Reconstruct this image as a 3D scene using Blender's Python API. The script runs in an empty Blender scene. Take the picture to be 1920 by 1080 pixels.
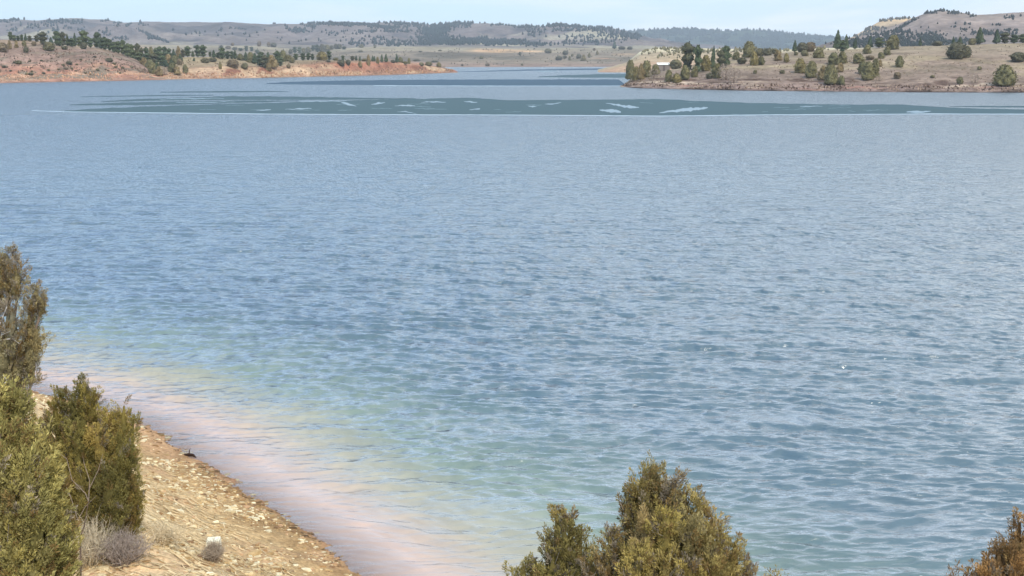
import bpy, math, random
import numpy as np
from mathutils import Vector
from mathutils.bvhtree import BVHTree

random.seed(7)
RNG = np.random.default_rng(11)
SC = bpy.context.scene
COL = SC.collection

# ------------------------------------------------------------------ camera
CAM_H = 10.0
FPX = 2318.0                       # focal length in pixels of a 1920 px wide frame
PITCH = math.atan(428.0 / FPX)     # horizon 428 px above the middle
cam = bpy.data.cameras.new("camera")
cam.sensor_width = 36.0
cam.lens = 36.0 * FPX / 1920.0
cam.clip_start = 0.1
cam.clip_end = 30000.0
camo = bpy.data.objects.new("camera", cam)
COL.objects.link(camo)
camo.location = (0, 0, CAM_H)
camo.rotation_euler = (math.pi / 2 - PITCH, 0, 0)
SC.camera = camo

# ------------------------------------------------------------------ light
SUN_EL, SUN_AZ = 44.0, 160.0       # azimuth clockwise from +Y (view direction)
SUN_STRENGTH = 2.7
SKY_STRENGTH = 0.15
EXPOSURE = 0.40
world = bpy.data.worlds.new("World")
SC.world = world
world.use_nodes = True
nt = world.node_tree
nt.nodes.clear()
wo = nt.nodes.new("ShaderNodeOutputWorld")
bg = nt.nodes.new("ShaderNodeBackground")
bg.inputs[1].default_value = SKY_STRENGTH
sky = nt.nodes.new("ShaderNodeTexSky")
sky.sky_type = 'NISHITA'
sky.sun_disc = False
sky.sun_elevation = math.radians(SUN_EL)
sky.sun_rotation = math.radians(SUN_AZ)
sky.air_density = 1.0
sky.dust_density = 0.6
sky.ozone_density = 2.0
geo = nt.nodes.new("ShaderNodeTexCoord")
sep = nt.nodes.new("ShaderNodeSeparateXYZ")
nt.links.new(geo.outputs["Generated"], sep.inputs[0])


def wmath(op, a, b=None, clamp=False):
    n = nt.nodes.new("ShaderNodeMath")
    n.operation = op
    n.use_clamp = clamp
    for i, v in enumerate((a, b)):
        if v is None:
            continue
        if isinstance(v, (int, float)):
            n.inputs[i].default_value = v
        else:
            nt.links.new(v, n.inputs[i])
    return n.outputs[0]


zc = wmath('ADD', wmath('MAXIMUM', sep.outputs[2], 0.0), 0.10)
cu = wmath('DIVIDE', sep.outputs[0], zc)
cv = wmath('DIVIDE', sep.outputs[1], zc)
comb = nt.nodes.new("ShaderNodeCombineXYZ")
nt.links.new(cu, comb.inputs[0])
nt.links.new(cv, comb.inputs[1])
cn = nt.nodes.new("ShaderNodeTexNoise")
cn.inputs["Scale"].default_value = 0.7
cn.inputs["Detail"].default_value = 7.0
cn.inputs["Roughness"].default_value = 0.55
cn.inputs["Distortion"].default_value = 0.4
nt.links.new(comb.outputs[0], cn.inputs["Vector"])
cr = nt.nodes.new("ShaderNodeMapRange")
cr.inputs[1].default_value = 0.40
cr.inputs[2].default_value = 0.72
cr.inputs[3].default_value = 0.38
cr.inputs[4].default_value = 0.95
nt.links.new(cn.outputs[0], cr.inputs[0])
# thicker veil of cloud towards the right (east)
veil = nt.nodes.new("ShaderNodeMapRange")
veil.inputs[1].default_value = -0.35
veil.inputs[2].default_value = 0.45
veil.inputs[3].default_value = -0.10
veil.inputs[4].default_value = 0.32
nt.links.new(sep.outputs[0], veil.inputs[0])
cf = wmath('ADD', cr.outputs[0], veil.outputs[0], True)
cmix = nt.nodes.new("ShaderNodeMix")
cmix.data_type = 'RGBA'
# thin blue veil to whiter cloud, greyer towards the right
ccol = nt.nodes.new("ShaderNodeMix")
ccol.data_type = 'RGBA'
ccol.inputs[6].default_value = (4.7, 6.4, 8.3, 1)
ccol.inputs[7].default_value = (7.2, 7.7, 7.9, 1)
cm2 = nt.nodes.new("ShaderNodeMapRange")
cm2.inputs[1].default_value = 0.42
cm2.inputs[2].default_value = 0.66
cm2.inputs[3].default_value = -0.10
cm2.inputs[4].default_value = 1.0
nt.links.new(cn.outputs[0], cm2.inputs[0])
vl2 = nt.nodes.new("ShaderNodeMapRange")
vl2.inputs[1].default_value = -0.15
vl2.inputs[2].default_value = 0.30
vl2.inputs[3].default_value = -0.15
vl2.inputs[4].default_value = 0.70
nt.links.new(sep.outputs[0], vl2.inputs[0])
nt.links.new(wmath('ADD', cm2.outputs[0], vl2.outputs[0], True), ccol.inputs[0])
nt.links.new(ccol.outputs[2], cmix.inputs[7])
# deepen the clear blue a little
tint = nt.nodes.new("ShaderNodeMix")
tint.data_type = 'RGBA'
tint.blend_type = 'MULTIPLY'
tint.inputs[0].default_value = 1.0
tint.inputs[7].default_value = (0.86, 1.0, 1.16, 1)
nt.links.new(sky.outputs[0], tint.inputs[6])
nt.links.new(tint.outputs[2], cmix.inputs[6])
nt.links.new(cf, cmix.inputs[0])
nt.links.new(cmix.outputs[2], bg.inputs[0])
nt.links.new(bg.outputs[0], wo.inputs[0])

sl = bpy.data.lights.new("sun", 'SUN')
sl.energy = SUN_STRENGTH
sl.angle = math.radians(2.5)
sl.color = (1.0, 0.93, 0.82)
so = bpy.data.objects.new("sun", sl)
COL.objects.link(so)
_sd = Vector((math.sin(math.radians(SUN_AZ)) * math.cos(math.radians(SUN_EL)),
              math.cos(math.radians(SUN_AZ)) * math.cos(math.radians(SUN_EL)),
              math.sin(math.radians(SUN_EL))))
so.rotation_euler = _sd.to_track_quat('Z', 'Y').to_euler()
so.location = _sd * 50

SC.view_settings.view_transform = 'Standard'
SC.view_settings.look = 'None'
SC.view_settings.exposure = EXPOSURE
SC.view_settings.gamma = 1.0
SC.render.engine = 'CYCLES'
SC.cycles.sample_clamp_direct = 6.0
SC.cycles.sample_clamp_indirect = 3.0

# ------------------------------------------------------------------ helpers
cP, sP = math.cos(PITCH), math.sin(PITCH)


def rdir(px, py):
    dx = (np.asarray(px, float) - 960.0) / FPX
    dy = (540.0 - np.asarray(py, float)) / FPX
    return dx, cP + dy * sP, -sP + dy * cP


def at(px, py, Y):
    """world point seen at (px, py) at forward distance Y"""
    dx, vy, vz = rdir(px, py)
    t = np.asarray(Y, float) / vy
    return np.stack(np.broadcast_arrays(t * dx, t * vy, CAM_H + t * vz), -1)


def water_y(py):
    dx, vy, vz = rdir(960, py)
    return CAM_H * vy / -vz


def hash2(ix, iy, s):
    h = (ix.astype(np.int64) * 374761393 + iy.astype(np.int64) * 668265263 + s * 974634777) & 0xFFFFFFFF
    h = ((h ^ (h >> 13)) * 1274126177) & 0xFFFFFFFF
    return ((h ^ (h >> 16)) & 0xFFFF) / 65535.0


def vnoise(x, y, s=0):
    x, y = np.broadcast_arrays(np.asarray(x, float), np.asarray(y, float))
    ix, iy = np.floor(x), np.floor(y)
    fx, fy = x - ix, y - iy
    fx = fx * fx * fx * (fx * (fx * 6 - 15) + 10)
    fy = fy * fy * fy * (fy * (fy * 6 - 15) + 10)
    a, b = hash2(ix, iy, s), hash2(ix + 1, iy, s)
    c, d = hash2(ix, iy + 1, s), hash2(ix + 1, iy + 1, s)
    return (a + (b - a) * fx) * (1 - fy) + (c + (d - c) * fx) * fy


def fbm(x, y, s=0, o=4, g=0.5):
    v, a, n = 0.0, 1.0, 0.0
    for k in range(o):
        v = v + a * vnoise(x * 2 ** k + 17.3 * k, y * 2 ** k - 9.1 * k, s + k)
        n += a
        a *= g
    return v / n


def ridged(x, y, s=0, o=4):
    v, a, n = 0.0, 1.0, 0.0
    for k in range(o):
        v = v + a * (1 - np.abs(2 * vnoise(x * 2 ** k + 5.3 * k, y * 2 ** k + 3.7 * k, s + k) - 1))
        n += a
        a *= 0.5
    return v / n


def srgb(r, g, b):
    f = lambda c: ((c / 255.0) / 12.92) if c <= 10 else (((c / 255.0) + 0.055) / 1.055) ** 2.4
    return (f(r), f(g), f(b))


def mesh_np(name, verts, faces, mat, parent=None, cols=None, smooth=True, attrs=None):
    """faces: (n,3) or (n,4) int array or list of such arrays"""
    me = bpy.data.meshes.new(name)
    if not isinstance(faces, list):
        faces = [faces]
    faces = [f for f in faces if len(f)]
    verts = np.asarray(verts, np.float32)
    me.vertices.add(len(verts))
    me.vertices.foreach_set("co", verts.ravel())
    tot = np.concatenate([np.full(len(f), f.shape[1]) for f in faces])
    idx = np.concatenate([f.ravel() for f in faces]).astype(np.int32)
    me.loops.add(len(idx))
    me.loops.foreach_set("vertex_index", idx)
    me.polygons.add(len(tot))
    st = np.concatenate([[0], np.cumsum(tot)[:-1]]).astype(np.int32)
    me.polygons.foreach_set("loop_start", st)
    me.polygons.foreach_set("loop_total", tot.astype(np.int32))
    me.polygons.foreach_set("use_smooth", np.full(len(tot), bool(smooth)))
    if cols is not None:
        ca = me.color_attributes.new("Col", 'FLOAT_COLOR', 'POINT')
        c4 = np.ones((len(verts), 4), np.float32)
        c4[:, :3] = cols
        ca.data.foreach_set("color", c4.ravel())
    if attrs:
        for k, v in attrs.items():
            a = me.attributes.new(k, 'FLOAT', 'POINT')
            a.data.foreach_set("value", np.asarray(v, np.float32).ravel())
    me.update(calc_edges=True)
    me.validate()
    if mat:
        me.materials.append(mat)
    o = bpy.data.objects.new(name, me)
    COL.objects.link(o)
    if parent:
        o.parent = parent
    return o


def grid_faces(nr, nc, off=0):
    r, c = np.meshgrid(np.arange(nr - 1), np.arange(nc - 1), indexing='ij')
    a = (r * nc + c).ravel() + off
    return np.stack([a, a + 1, a + nc + 1, a + nc], -1)


def tag(o, label, cat, group=None, kind=None):
    if label:
        o["label"] = label
    if cat:
        o["category"] = cat
    if group:
        o["group"] = group
    if kind:
        o["kind"] = kind
    return o


def empty(name, loc, rz=0.0):
    e = bpy.data.objects.new(name, None)
    e.empty_display_size = 0.3
    COL.objects.link(e)
    e.location = loc
    e.rotation_euler = (0, 0, rz)
    return e


class MB:
    """collects tubes and lumps into one mesh"""
    def __init__(s):
        s.v, s.f, s.c, s.n = [], [], [], 0

    def add(s, v, f, col=(1, 1, 1)):
        v = np.asarray(v, float)
        s.v.append(v)
        s.f.append(np.asarray(f) + s.n)
        s.c.append(np.broadcast_to(np.asarray(col, float), (len(v), 3)))
        s.n += len(v)

    def tube(s, pts, rad, sides=6, col=(1, 1, 1)):
        pts = np.asarray(pts, float)
        n = len(pts)
        rad = np.broadcast_to(np.asarray(rad, float), (n,))
        tg = np.gradient(pts, axis=0)
        tg /= np.linalg.norm(tg, axis=1, keepdims=True) + 1e-9
        ref = np.array([0.31, 0.9, 0.17])
        a = np.cross(tg, ref)
        a /= np.linalg.norm(a, axis=1, keepdims=True) + 1e-9
        b = np.cross(tg, a)
        th = np.linspace(0, 2 * np.pi, sides, endpoint=False)
        ring = pts[:, None] + rad[:, None, None] * (np.cos(th)[None, :, None] * a[:, None] + np.sin(th)[None, :, None] * b[:, None])
        v = ring.reshape(-1, 3)
        f = []
        for i in range(n - 1):
            for k in range(sides):
                k2 = (k + 1) % sides
                f.append((i * sides + k, i * sides + k2, (i + 1) * sides + k2, (i + 1) * sides + k))
        s.add(v, np.array(f), col)

    def build(s, name, mat, parent=None, smooth=True):
        return mesh_np(name, np.concatenate(s.v), s.f, mat, parent, np.concatenate(s.c), smooth)


# ------------------------------------------------------------------ materials
def new_mat(name):
    m = bpy.data.materials.new(name)
    m.use_nodes = True
    n = m.node_tree
    n.nodes.clear()
    out = n.nodes.new("ShaderNodeOutputMaterial")
    return m, n, out


def vc_material(name, rough=0.9, scales=((1.0, 0.3),), bump=None, spec=0.15, stretch=(1, 1, 1), transl=0.0, sat=None):
    """colour attribute times layered object-space noise"""
    m, n, out = new_mat(name)
    p = n.nodes.new("ShaderNodeBsdfPrincipled")
    p.inputs["Roughness"].default_value = rough
    p.inputs["Specular IOR Level"].default_value = spec
    at_ = n.nodes.new("ShaderNodeAttribute")
    at_.attribute_name = "Col"
    tc = n.nodes.new("ShaderNodeNewGeometry")
    mp = n.nodes.new("ShaderNodeMapping")
    mp.inputs["Scale"].default_value = stretch
    n.links.new(tc.outputs["Position"], mp.inputs[0])
    cur = at_.outputs["Color"]
    last = None
    for sc, amt in scales:
        no = n.nodes.new("ShaderNodeTexNoise")
        no.inputs["Scale"].default_value = sc
        no.inputs["Detail"].default_value = 5
        no.inputs["Roughness"].default_value = 0.6
        n.links.new(mp.outputs[0], no.inputs["Vector"])
        mr = n.nodes.new("ShaderNodeMapRange")
        mr.inputs[1].default_value = 0.3
        mr.inputs[2].default_value = 0.7
        mr.inputs[3].default_value = 1 - amt
        mr.inputs[4].default_value = 1 + amt
        n.links.new(no.outputs[0], mr.inputs[0])
        vm = n.nodes.new("ShaderNodeVectorMath")
        vm.operation = 'MULTIPLY'
        n.links.new(cur, vm.inputs[0])
        n.links.new(mr.outputs[0], vm.inputs[1])
        cur = vm.outputs[0]
        last = no
    n.links.new(cur, p.inputs["Base Color"])
    if bump:
        b = n.nodes.new("ShaderNodeBump")
        b.inputs["Strength"].default_value = bump[1]
        b.inputs["Distance"].default_value = bump[2]
        bn = n.nodes.new("ShaderNodeTexNoise")
        bn.inputs["Scale"].default_value = bump[0]
        bn.inputs["Detail"].default_value = 6
        n.links.new(mp.outputs[0], bn.inputs["Vector"])
        n.links.new(bn.outputs[0], b.inputs["Height"])
        n.links.new(b.outputs[0], p.inputs["Normal"])
    surf = p.outputs[0]
    if transl > 0:
        tr = n.nodes.new("ShaderNodeBsdfTranslucent")
        n.links.new(cur, tr.inputs[0])
        mx = n.nodes.new("ShaderNodeMixShader")
        mx.inputs[0].default_value = transl
        n.links.new(surf, mx.inputs[1])
        n.links.new(tr.outputs[0], mx.inputs[2])
        surf = mx.outputs[0]
    n.links.new(surf, out.inputs[0])
    return m


M_FAR = vc_material("far_slope", 1.0, ((0.004, 0.22), (0.02, 0.28), (0.09, 0.22)), (0.014, 0.9, 30.0), 0.0)
M_SLOPE = vc_material("dry_slope", 1.0, ((0.03, 0.18), (0.16, 0.28), (0.7, 0.3)), (0.5, 0.7, 0.8), 0.0)
M_BEACH = vc_material("beach_gravel", 0.95, ((0.5, 0.16), (3.0, 0.22), (14.0, 0.35)), (9.0, 0.6, 0.08), 0.1)
M_CROWN = vc_material("far_crown", 1.0, ((0.35, 0.3), (1.6, 0.35)), None, 0.05)
M_BARK = vc_material("bark", 0.95, ((4.0, 0.3), (25.0, 0.3)), (20.0, 0.5, 0.02), 0.1)
M_LEAF = vc_material("juniper_leaf", 0.85, ((1.6, 0.22), (7.0, 0.25)), None, 0.15, transl=0.22)
M_STONE = vc_material("stone", 0.9, ((6.0, 0.15), (40.0, 0.2)), (30.0, 0.4, 0.01), 0.2)
M_TWIG = vc_material("dry_twig", 0.9, ((5.0, 0.2),), None, 0.15)
M_PAINT = vc_material("painted_metal", 0.5, ((1.0, 0.06), (8.0, 0.05)), None, 0.4)

# ------------------------------------------------------------------ near ground
SHORE = np.array([(-60, 62), (-38, 50), (-22, 42.5), (-14.9, 36.8), (-12.2, 34.9), (-10.3, 33.4), (-8.2, 30.3), (-6.05, 27.4),
                  (-4.3, 25.0), (-2.9, 22.9), (-1.4, 20.6), (0.5, 17.6), (5, 14.0), (12, 11.5), (25, 10.5), (60, 15)], float)
# round the corners of the shore line
_s = SHORE
for _ in range(2):
    q = np.empty((2 * len(_s), 2))
    q[0::2][:-1] = 0.75 * _s[:-1] + 0.25 * _s[1:]
    q[1::2][:-1] = 0.25 * _s[:-1] + 0.75 * _s[1:]
    _s = np.vstack([_s[:1], q[:-2], _s[-1:]])
SHORE_S = _s


def shore_d(X, Y):
    """signed distance to the near shore, positive on land"""
    X, Y = np.asarray(X, float), np.asarray(Y, float)
    best = np.full(X.shape, 1e9)
    side = np.zeros(X.shape)
    for (ax, ay), (bx, by) in zip(SHORE_S[:-1], SHORE_S[1:]):
        ex, ey = bx - ax, by - ay
        L2 = ex * ex + ey * ey
        t = np.clip(((X - ax) * ex + (Y - ay) * ey) / L2, 0, 1)
        d2 = (X - ax - t * ex) ** 2 + (Y - ay - t * ey) ** 2
        cr_ = ex * (Y - ay) - ey * (X - ax)
        m = d2 < best
        best = np.where(m, d2, best)
        side = np.where(m, -np.sign(cr_), side)
    return np.sqrt(best) * np.where(side == 0, 1, side)


def ground_h(X, Y):
    X, Y = np.broadcast_arrays(np.asarray(X, float), np.asarray(Y, float))
    d = shore_d(X, Y) + 0.35 * (fbm(X * 0.9, Y * 0.9, 3, 3) - 0.5) + 0.12 * (fbm(X * 4, Y * 4, 8, 2) - 0.5)
    up = 0.25 * d + 0.055 * d * d
    cap = np.maximum(9.35 - 0.42 * np.maximum(Y, 2.4), 2.2 + 0.10 * (Y - 17))
    up = -0.25 * np.log(np.exp(-np.clip(up, 0, 40) / 0.25) + np.exp(-cap / 0.25))
    up = np.where(d > 0, up, 0)
    dn = 0.16 * d - 0.01 * d * d
    h = np.where(d > 0, up, np.maximum(dn, -5.0))
    h = h + np.clip(d, 0, 3) * 0.10 * (fbm(X * 0.7, Y * 0.7, 21, 4) - 0.5) + 0.035 * (fbm(X * 6, Y * 6, 5, 3) - 0.5)
    return h


def nonuni(a, b, segs):
    return np.concatenate([np.arange(s0, s1, st) for s0, s1, st in segs] + [[b]])


gx = nonuni(-70, 70, [(-70, -20, 1.0), (-20, -1, 0.09), (-1, 10, 0.3), (10, 70, 2.0)])
gy = nonuni(-12, 70, [(-12, 8, 0.6), (8, 40, 0.11), (40, 70, 1.0)])
GX, GY = np.meshgrid(gx, gy)
GZ = ground_h(GX, GY)
D = shore_d(GX, GY)
w1 = np.array(srgb(138, 106, 68))    # wet gravel at the water line
w2 = np.array(srgb(178, 150, 110))
w3 = np.array(srgb(204, 182, 144))
c_red = np.array(srgb(182, 146, 112))
gr = fbm(GX * 1.5, GY * 1.5, 40, 4)
tt = np.clip((D + (gr - 0.5) * 1.6) / 1.5, 0, 1)[..., None]
t2 = np.clip((D - 2.2 + (gr - 0.5) * 3.0) / 2.0, 0, 1)[..., None]
cg = w1 * (1 - tt) + w2 * tt
cg = cg * (1 - t2) + w3 * t2
rp = np.clip((fbm(GX * 0.8 + 3, GY * 0.8, 77, 3) - 0.5) * 4, 0, 1)[..., None]
cg = cg * (1 - 0.7 * rp) + c_red * 0.7 * rp
wet = np.clip((-D + 0.15) / 0.5, 0, 1)[..., None]
cg = cg * (1 - wet) + np.array(srgb(150, 112, 92)) * wet
ground = mesh_np("ground", np.stack([GX, GY, GZ], -1).reshape(-1, 3), grid_faces(len(gy), len(gx)), M_BEACH, None, cg.reshape(-1, 3))
tag(ground, "sloping gravel beach with pale stones and brown wet gravel at the waterline", "beach", kind="structure")

# bed of the lake and the land under everything, one sheet to the horizon
bx = np.array([-5800, 5800, 5800, -5800]); by = np.array([-190, -190, 8900, 8900])
bed = mesh_np("lake_bed", np.stack([bx, by, np.full(4, -5.6)], -1), np.array([[0, 1, 2, 3]]), M_FAR, None, np.tile(srgb(120, 105, 90), (4, 1)))
tag(bed, "flat ground under the lake and the hills", "ground", kind="structure")


# ------------------------------------------------------------------ water
def make_water():
    pys = np.concatenate([np.arange(1260, 1100, -4.0), np.arange(1100, 250, -0.9), np.arange(250, 160, -2.0), np.arange(160, 123, -2.0)])
    Ys = np.concatenate([water_y(pys), [2300, 3000]])
    pxs = np.concatenate([[-6000, -2500, -1200], np.arange(-500, -60, 20.0), np.arange(-60, 1980, 2.3), np.arange(1980, 2400, 20.0), [3200, 4500, 8000]])
    DXc, YY = np.meshgrid((pxs - 960) / FPX / cP, Ys)
    X = DXc * YY
    step = np.gradient(Ys)[:, None] * np.ones_like(X)
    # wave field: a spread of directions around the wind
    rng = np.random.default_rng(5)
    lam = np.exp(np.linspace(math.log(0.17), math.log(3.2), 64))
    wx = X + 0.55 * (fbm(X * 0.22, YY * 0.22, 61, 2) - 0.5) * 2
    wy = YY + 0.75 * (fbm(X * 0.17, YY * 0.35, 62, 2) - 0.5) * 2
    Z = np.zeros_like(X)
    gust = 0.65 + 0.7 * fbm(X * 0.035, YY * 0.05, 63, 3)
    near = YY < 420
    rows = np.where(near[:, 0])[0]
    Xn, Yn, Sn = wx[rows], wy[rows], step[rows]
    Zn = np.zeros_like(Xn)
    for l in lam:
        a = math.radians(rng.normal(5, 17 if l < 0.9 else 11))
        k = 2 * math.pi / l
        amp = 0.0092 * l * (1.0 if l < 0.75 else (0.75 / l) ** 1.25) * (0.9 if l < 0.3 else 1.2)
        ph = rng.uniform(0, 6.28)
        th = k * (math.sin(a) * Xn + math.cos(a) * Yn) + ph
        fade = np.clip((l / np.abs(Sn) - 2.2) / 2.0, 0, 1)
        Zn += amp * fade * np.sin(th + 0.5 * np.sin(th))
    Z[rows] = Zn
    Z *= gust
    d = shore_d(X, YY)
    calm = np.clip(-d / 3.5, 0.22, 1) ** 0.8
    Z *= calm
    depth = np.maximum(-d, 0) * 0.25
    # sandbars make the colour wander
    depth = depth * (0.80 + 0.4 * fbm(X * 0.16, YY * 0.16, 64, 4))
    rough = np.clip((YY - 25) / 260, 0, 1) ** 0.6
    V = np.stack([X, YY, Z + 0.0], -1).reshape(-1, 3)
    m, n, out = new_mat("lake_water")
    N = n.nodes.new
    L = n.links.new
    dat = N("ShaderNodeAttribute"); dat.attribute_name = "depth"
    rat = N("ShaderNodeAttribute"); rat.attribute_name = "far"
    g = N("ShaderNodeNewGeometry")
    mp = N("ShaderNodeMapping"); mp.inputs["Scale"].default_value = (0.24, 1.0, 1.0); mp.inputs["Rotation"].default_value = (0, 0, math.radians(-6))
    L(g.outputs["Position"], mp.inputs[0])
    n1 = N("ShaderNodeTexNoise"); n1.inputs["Scale"].default_value = 7.0; n1.inputs["Detail"].default_value = 3
    n2 = N("ShaderNodeTexNoise"); n2.inputs["Scale"].default_value = 0.45; n2.inputs["Detail"].default_value = 7; n2.inputs["Roughness"].default_value = 0.72
    L(mp.outputs[0], n1.inputs["Vector"]); L(mp.outputs[0], n2.inputs["Vector"])
    b1 = N("ShaderNodeBump"); b1.inputs["Strength"].default_value = 1.0; b1.inputs["Distance"].default_value = 0.006
    L(n1.outputs[0], b1.inputs["Height"])
    b2 = N("ShaderNodeBump"); b2.inputs["Strength"].default_value = 1.0
    dd = N("ShaderNodeMath"); dd.operation = 'MULTIPLY'; dd.inputs[1].default_value = 0.9
    L(rat.outputs["Fac"], dd.inputs[0]); L(dd.outputs[0], b2.inputs["Distance"])
    n3 = N("ShaderNodeTexNoise"); n3.inputs["Scale"].default_value = 1.9; n3.inputs["Detail"].default_value = 5; n3.inputs["Roughness"].default_value = 0.68; n3.inputs["Distortion"].default_value = 0.3
    L(mp.outputs[0], n3.inputs["Vector"])
    b3 = N("ShaderNodeBump"); b3.inputs["Strength"].default_value = 1.0; b3.inputs["Distance"].default_value = 0.07
    L(n3.outputs[0], b3.inputs["Height"])
    n5 = N("ShaderNodeTexNoise"); n5.inputs["Scale"].default_value = 0.22; n5.inputs["Detail"].default_value = 4; n5.inputs["Roughness"].default_value = 0.7
    L(g.outputs["Position"], n5.inputs["Vector"])
    b5 = N("ShaderNodeBump"); b5.inputs["Strength"].default_value = 1.0
    d5 = N("ShaderNodeMath"); d5.operation = 'MULTIPLY'; d5.inputs[1].default_value = 4.0
    L(rat.outputs["Fac"], d5.inputs[0]); L(d5.outputs[0], b5.inputs["Distance"])
    L(n5.outputs[0], b5.inputs["Height"]); L(b1.outputs[0], b5.inputs["Normal"]); L(b5.outputs[0], b3.inputs["Normal"])
    sh_ = N("ShaderNodeMapRange"); sh_.inputs[2].default_value = 1.6; sh_.inputs[3].default_value = 0.018; sh_.inputs[4].default_value = 0.075
    L(dat.outputs["Fac"], sh_.inputs[0]); L(sh_.outputs[0], b3.inputs["Distance"])
    L(n2.outputs[0], b2.inputs["Height"]); L(b3.outputs[0], b2.inputs["Normal"])
    ramp = N("ShaderNodeValToRGB")
    mr = N("ShaderNodeMapRange"); mr.inputs[1].default_value = 0; mr.inputs[2].default_value = 3.0
    L(dat.outputs["Fac"], mr.inputs[0]); L(mr.outputs[0], ramp.inputs[0])
    cr_ = ramp.color_ramp
    cr_.elements[0].position = 0.0; cr_.elements[0].color = (*srgb(198, 170, 153), 1)
    cr_.elements[1].position = 1.0; cr_.elements[1].color = (*srgb(76, 98, 110), 1)
    for pos, c in ((0.10, (190, 166, 152)), (0.25, (158, 154, 138)), (0.46, (114, 130, 120)), (0.72, (90, 110, 112))):
        e = cr_.elements.new(pos); e.color = (*srgb(*c), 1)
    n4 = N("ShaderNodeTexNoise"); n4.inputs["Scale"].default_value = 0.6; n4.inputs["Detail"].default_value = 6; n4.inputs["Roughness"].default_value = 0.6
    L(g.outputs["Position"], n4.inputs["Vector"])
    m4 = N("ShaderNodeMapRange"); m4.inputs[1].default_value = 0.3; m4.inputs[2].default_value = 0.7; m4.inputs[3].default_value = 0.90; m4.inputs[4].default_value = 1.08
    L(n4.outputs[0], m4.inputs[0])
    v4 = N("ShaderNodeVectorMath"); v4.operation = 'MULTIPLY'
    L(ramp.outputs[0], v4.inputs[0]); L(m4.outputs[0], v4.inputs[1])
    dif = N("ShaderNodeBsdfDiffuse")
    L(v4.outputs[0], dif.inputs[0])
    L(b2.outputs[0], dif.inputs["Normal"])
    tr = N("ShaderNodeBsdfTransparent"); tr.inputs[0].default_value = (0.95, 0.93, 0.90, 1)
    tf = N("ShaderNodeMapRange"); tf.inputs[1].default_value = 0.0; tf.inputs[2].default_value = 0.30; tf.inputs[3].default_value = 0.35; tf.inputs[4].default_value = 1.0
    L(dat.outputs["Fac"], tf.inputs[0])
    body = N("ShaderNodeMixShader"); L(tf.outputs[0], body.inputs[0]); L(tr.outputs[0], body.inputs[1]); L(dif.outputs[0], body.inputs[2])
    gl = N("ShaderNodeBsdfGlossy")
    rr = N("ShaderNodeMapRange"); rr.inputs[3].default_value = 0.10; rr.inputs[4].default_value = 0.30
    L(rat.outputs["Fac"], rr.inputs[0]); L(rr.outputs[0], gl.inputs["Roughness"])
    L(b2.outputs[0], gl.inputs["Normal"])
    fr = N("ShaderNodeFresnel"); fr.inputs[0].default_value = 1.75
    L(b2.outputs[0], fr.inputs["Normal"])
    fcl = N("ShaderNodeMapRange"); fcl.inputs[1].default_value = 0.09; fcl.inputs[2].default_value = 0.42; fcl.inputs[3].default_value = 0.08; fcl.inputs[4].default_value = 0.98
    L(fr.outputs[0], fcl.inputs[0])
    fmx = N("ShaderNodeMapRange"); fmx.inputs[3].default_value = 0.38; fmx.inputs[4].default_value = 0.56
    L(rat.outputs["Fac"], fmx.inputs[0])
    fsh = N("ShaderNodeMapRange"); fsh.inputs[1].default_value = 0.0; fsh.inputs[2].default_value = 1.3; fsh.inputs[3].default_value = 0.50; fsh.inputs[4].default_value = 0.0
    L(dat.outputs["Fac"], fsh.inputs[0])
    fad = N("ShaderNodeMath"); fad.operation = 'ADD'
    L(fmx.outputs[0], fad.inputs[0]); L(fsh.outputs[0], fad.inputs[1]); L(fad.outputs[0], fcl.inputs[2])
    mx = N("ShaderNodeMixShader")
    L(fcl.outputs[0], mx.inputs[0]); L(body.outputs[0], mx.inputs[1]); L(gl.outputs[0], mx.inputs[2])
    L(mx.outputs[0], out.inputs[0])
    o = mesh_np("water", V, grid_faces(len(Ys), len(pxs)), m, None, None, True, {"depth": depth.ravel(), "far": rough.ravel()})
    tag(o, "rippled blue lake water turning green and pink over the shallows", "lake", kind="structure")


make_water()

# ------------------------------------------------------------------ hills and shores
TERR = {}


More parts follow.
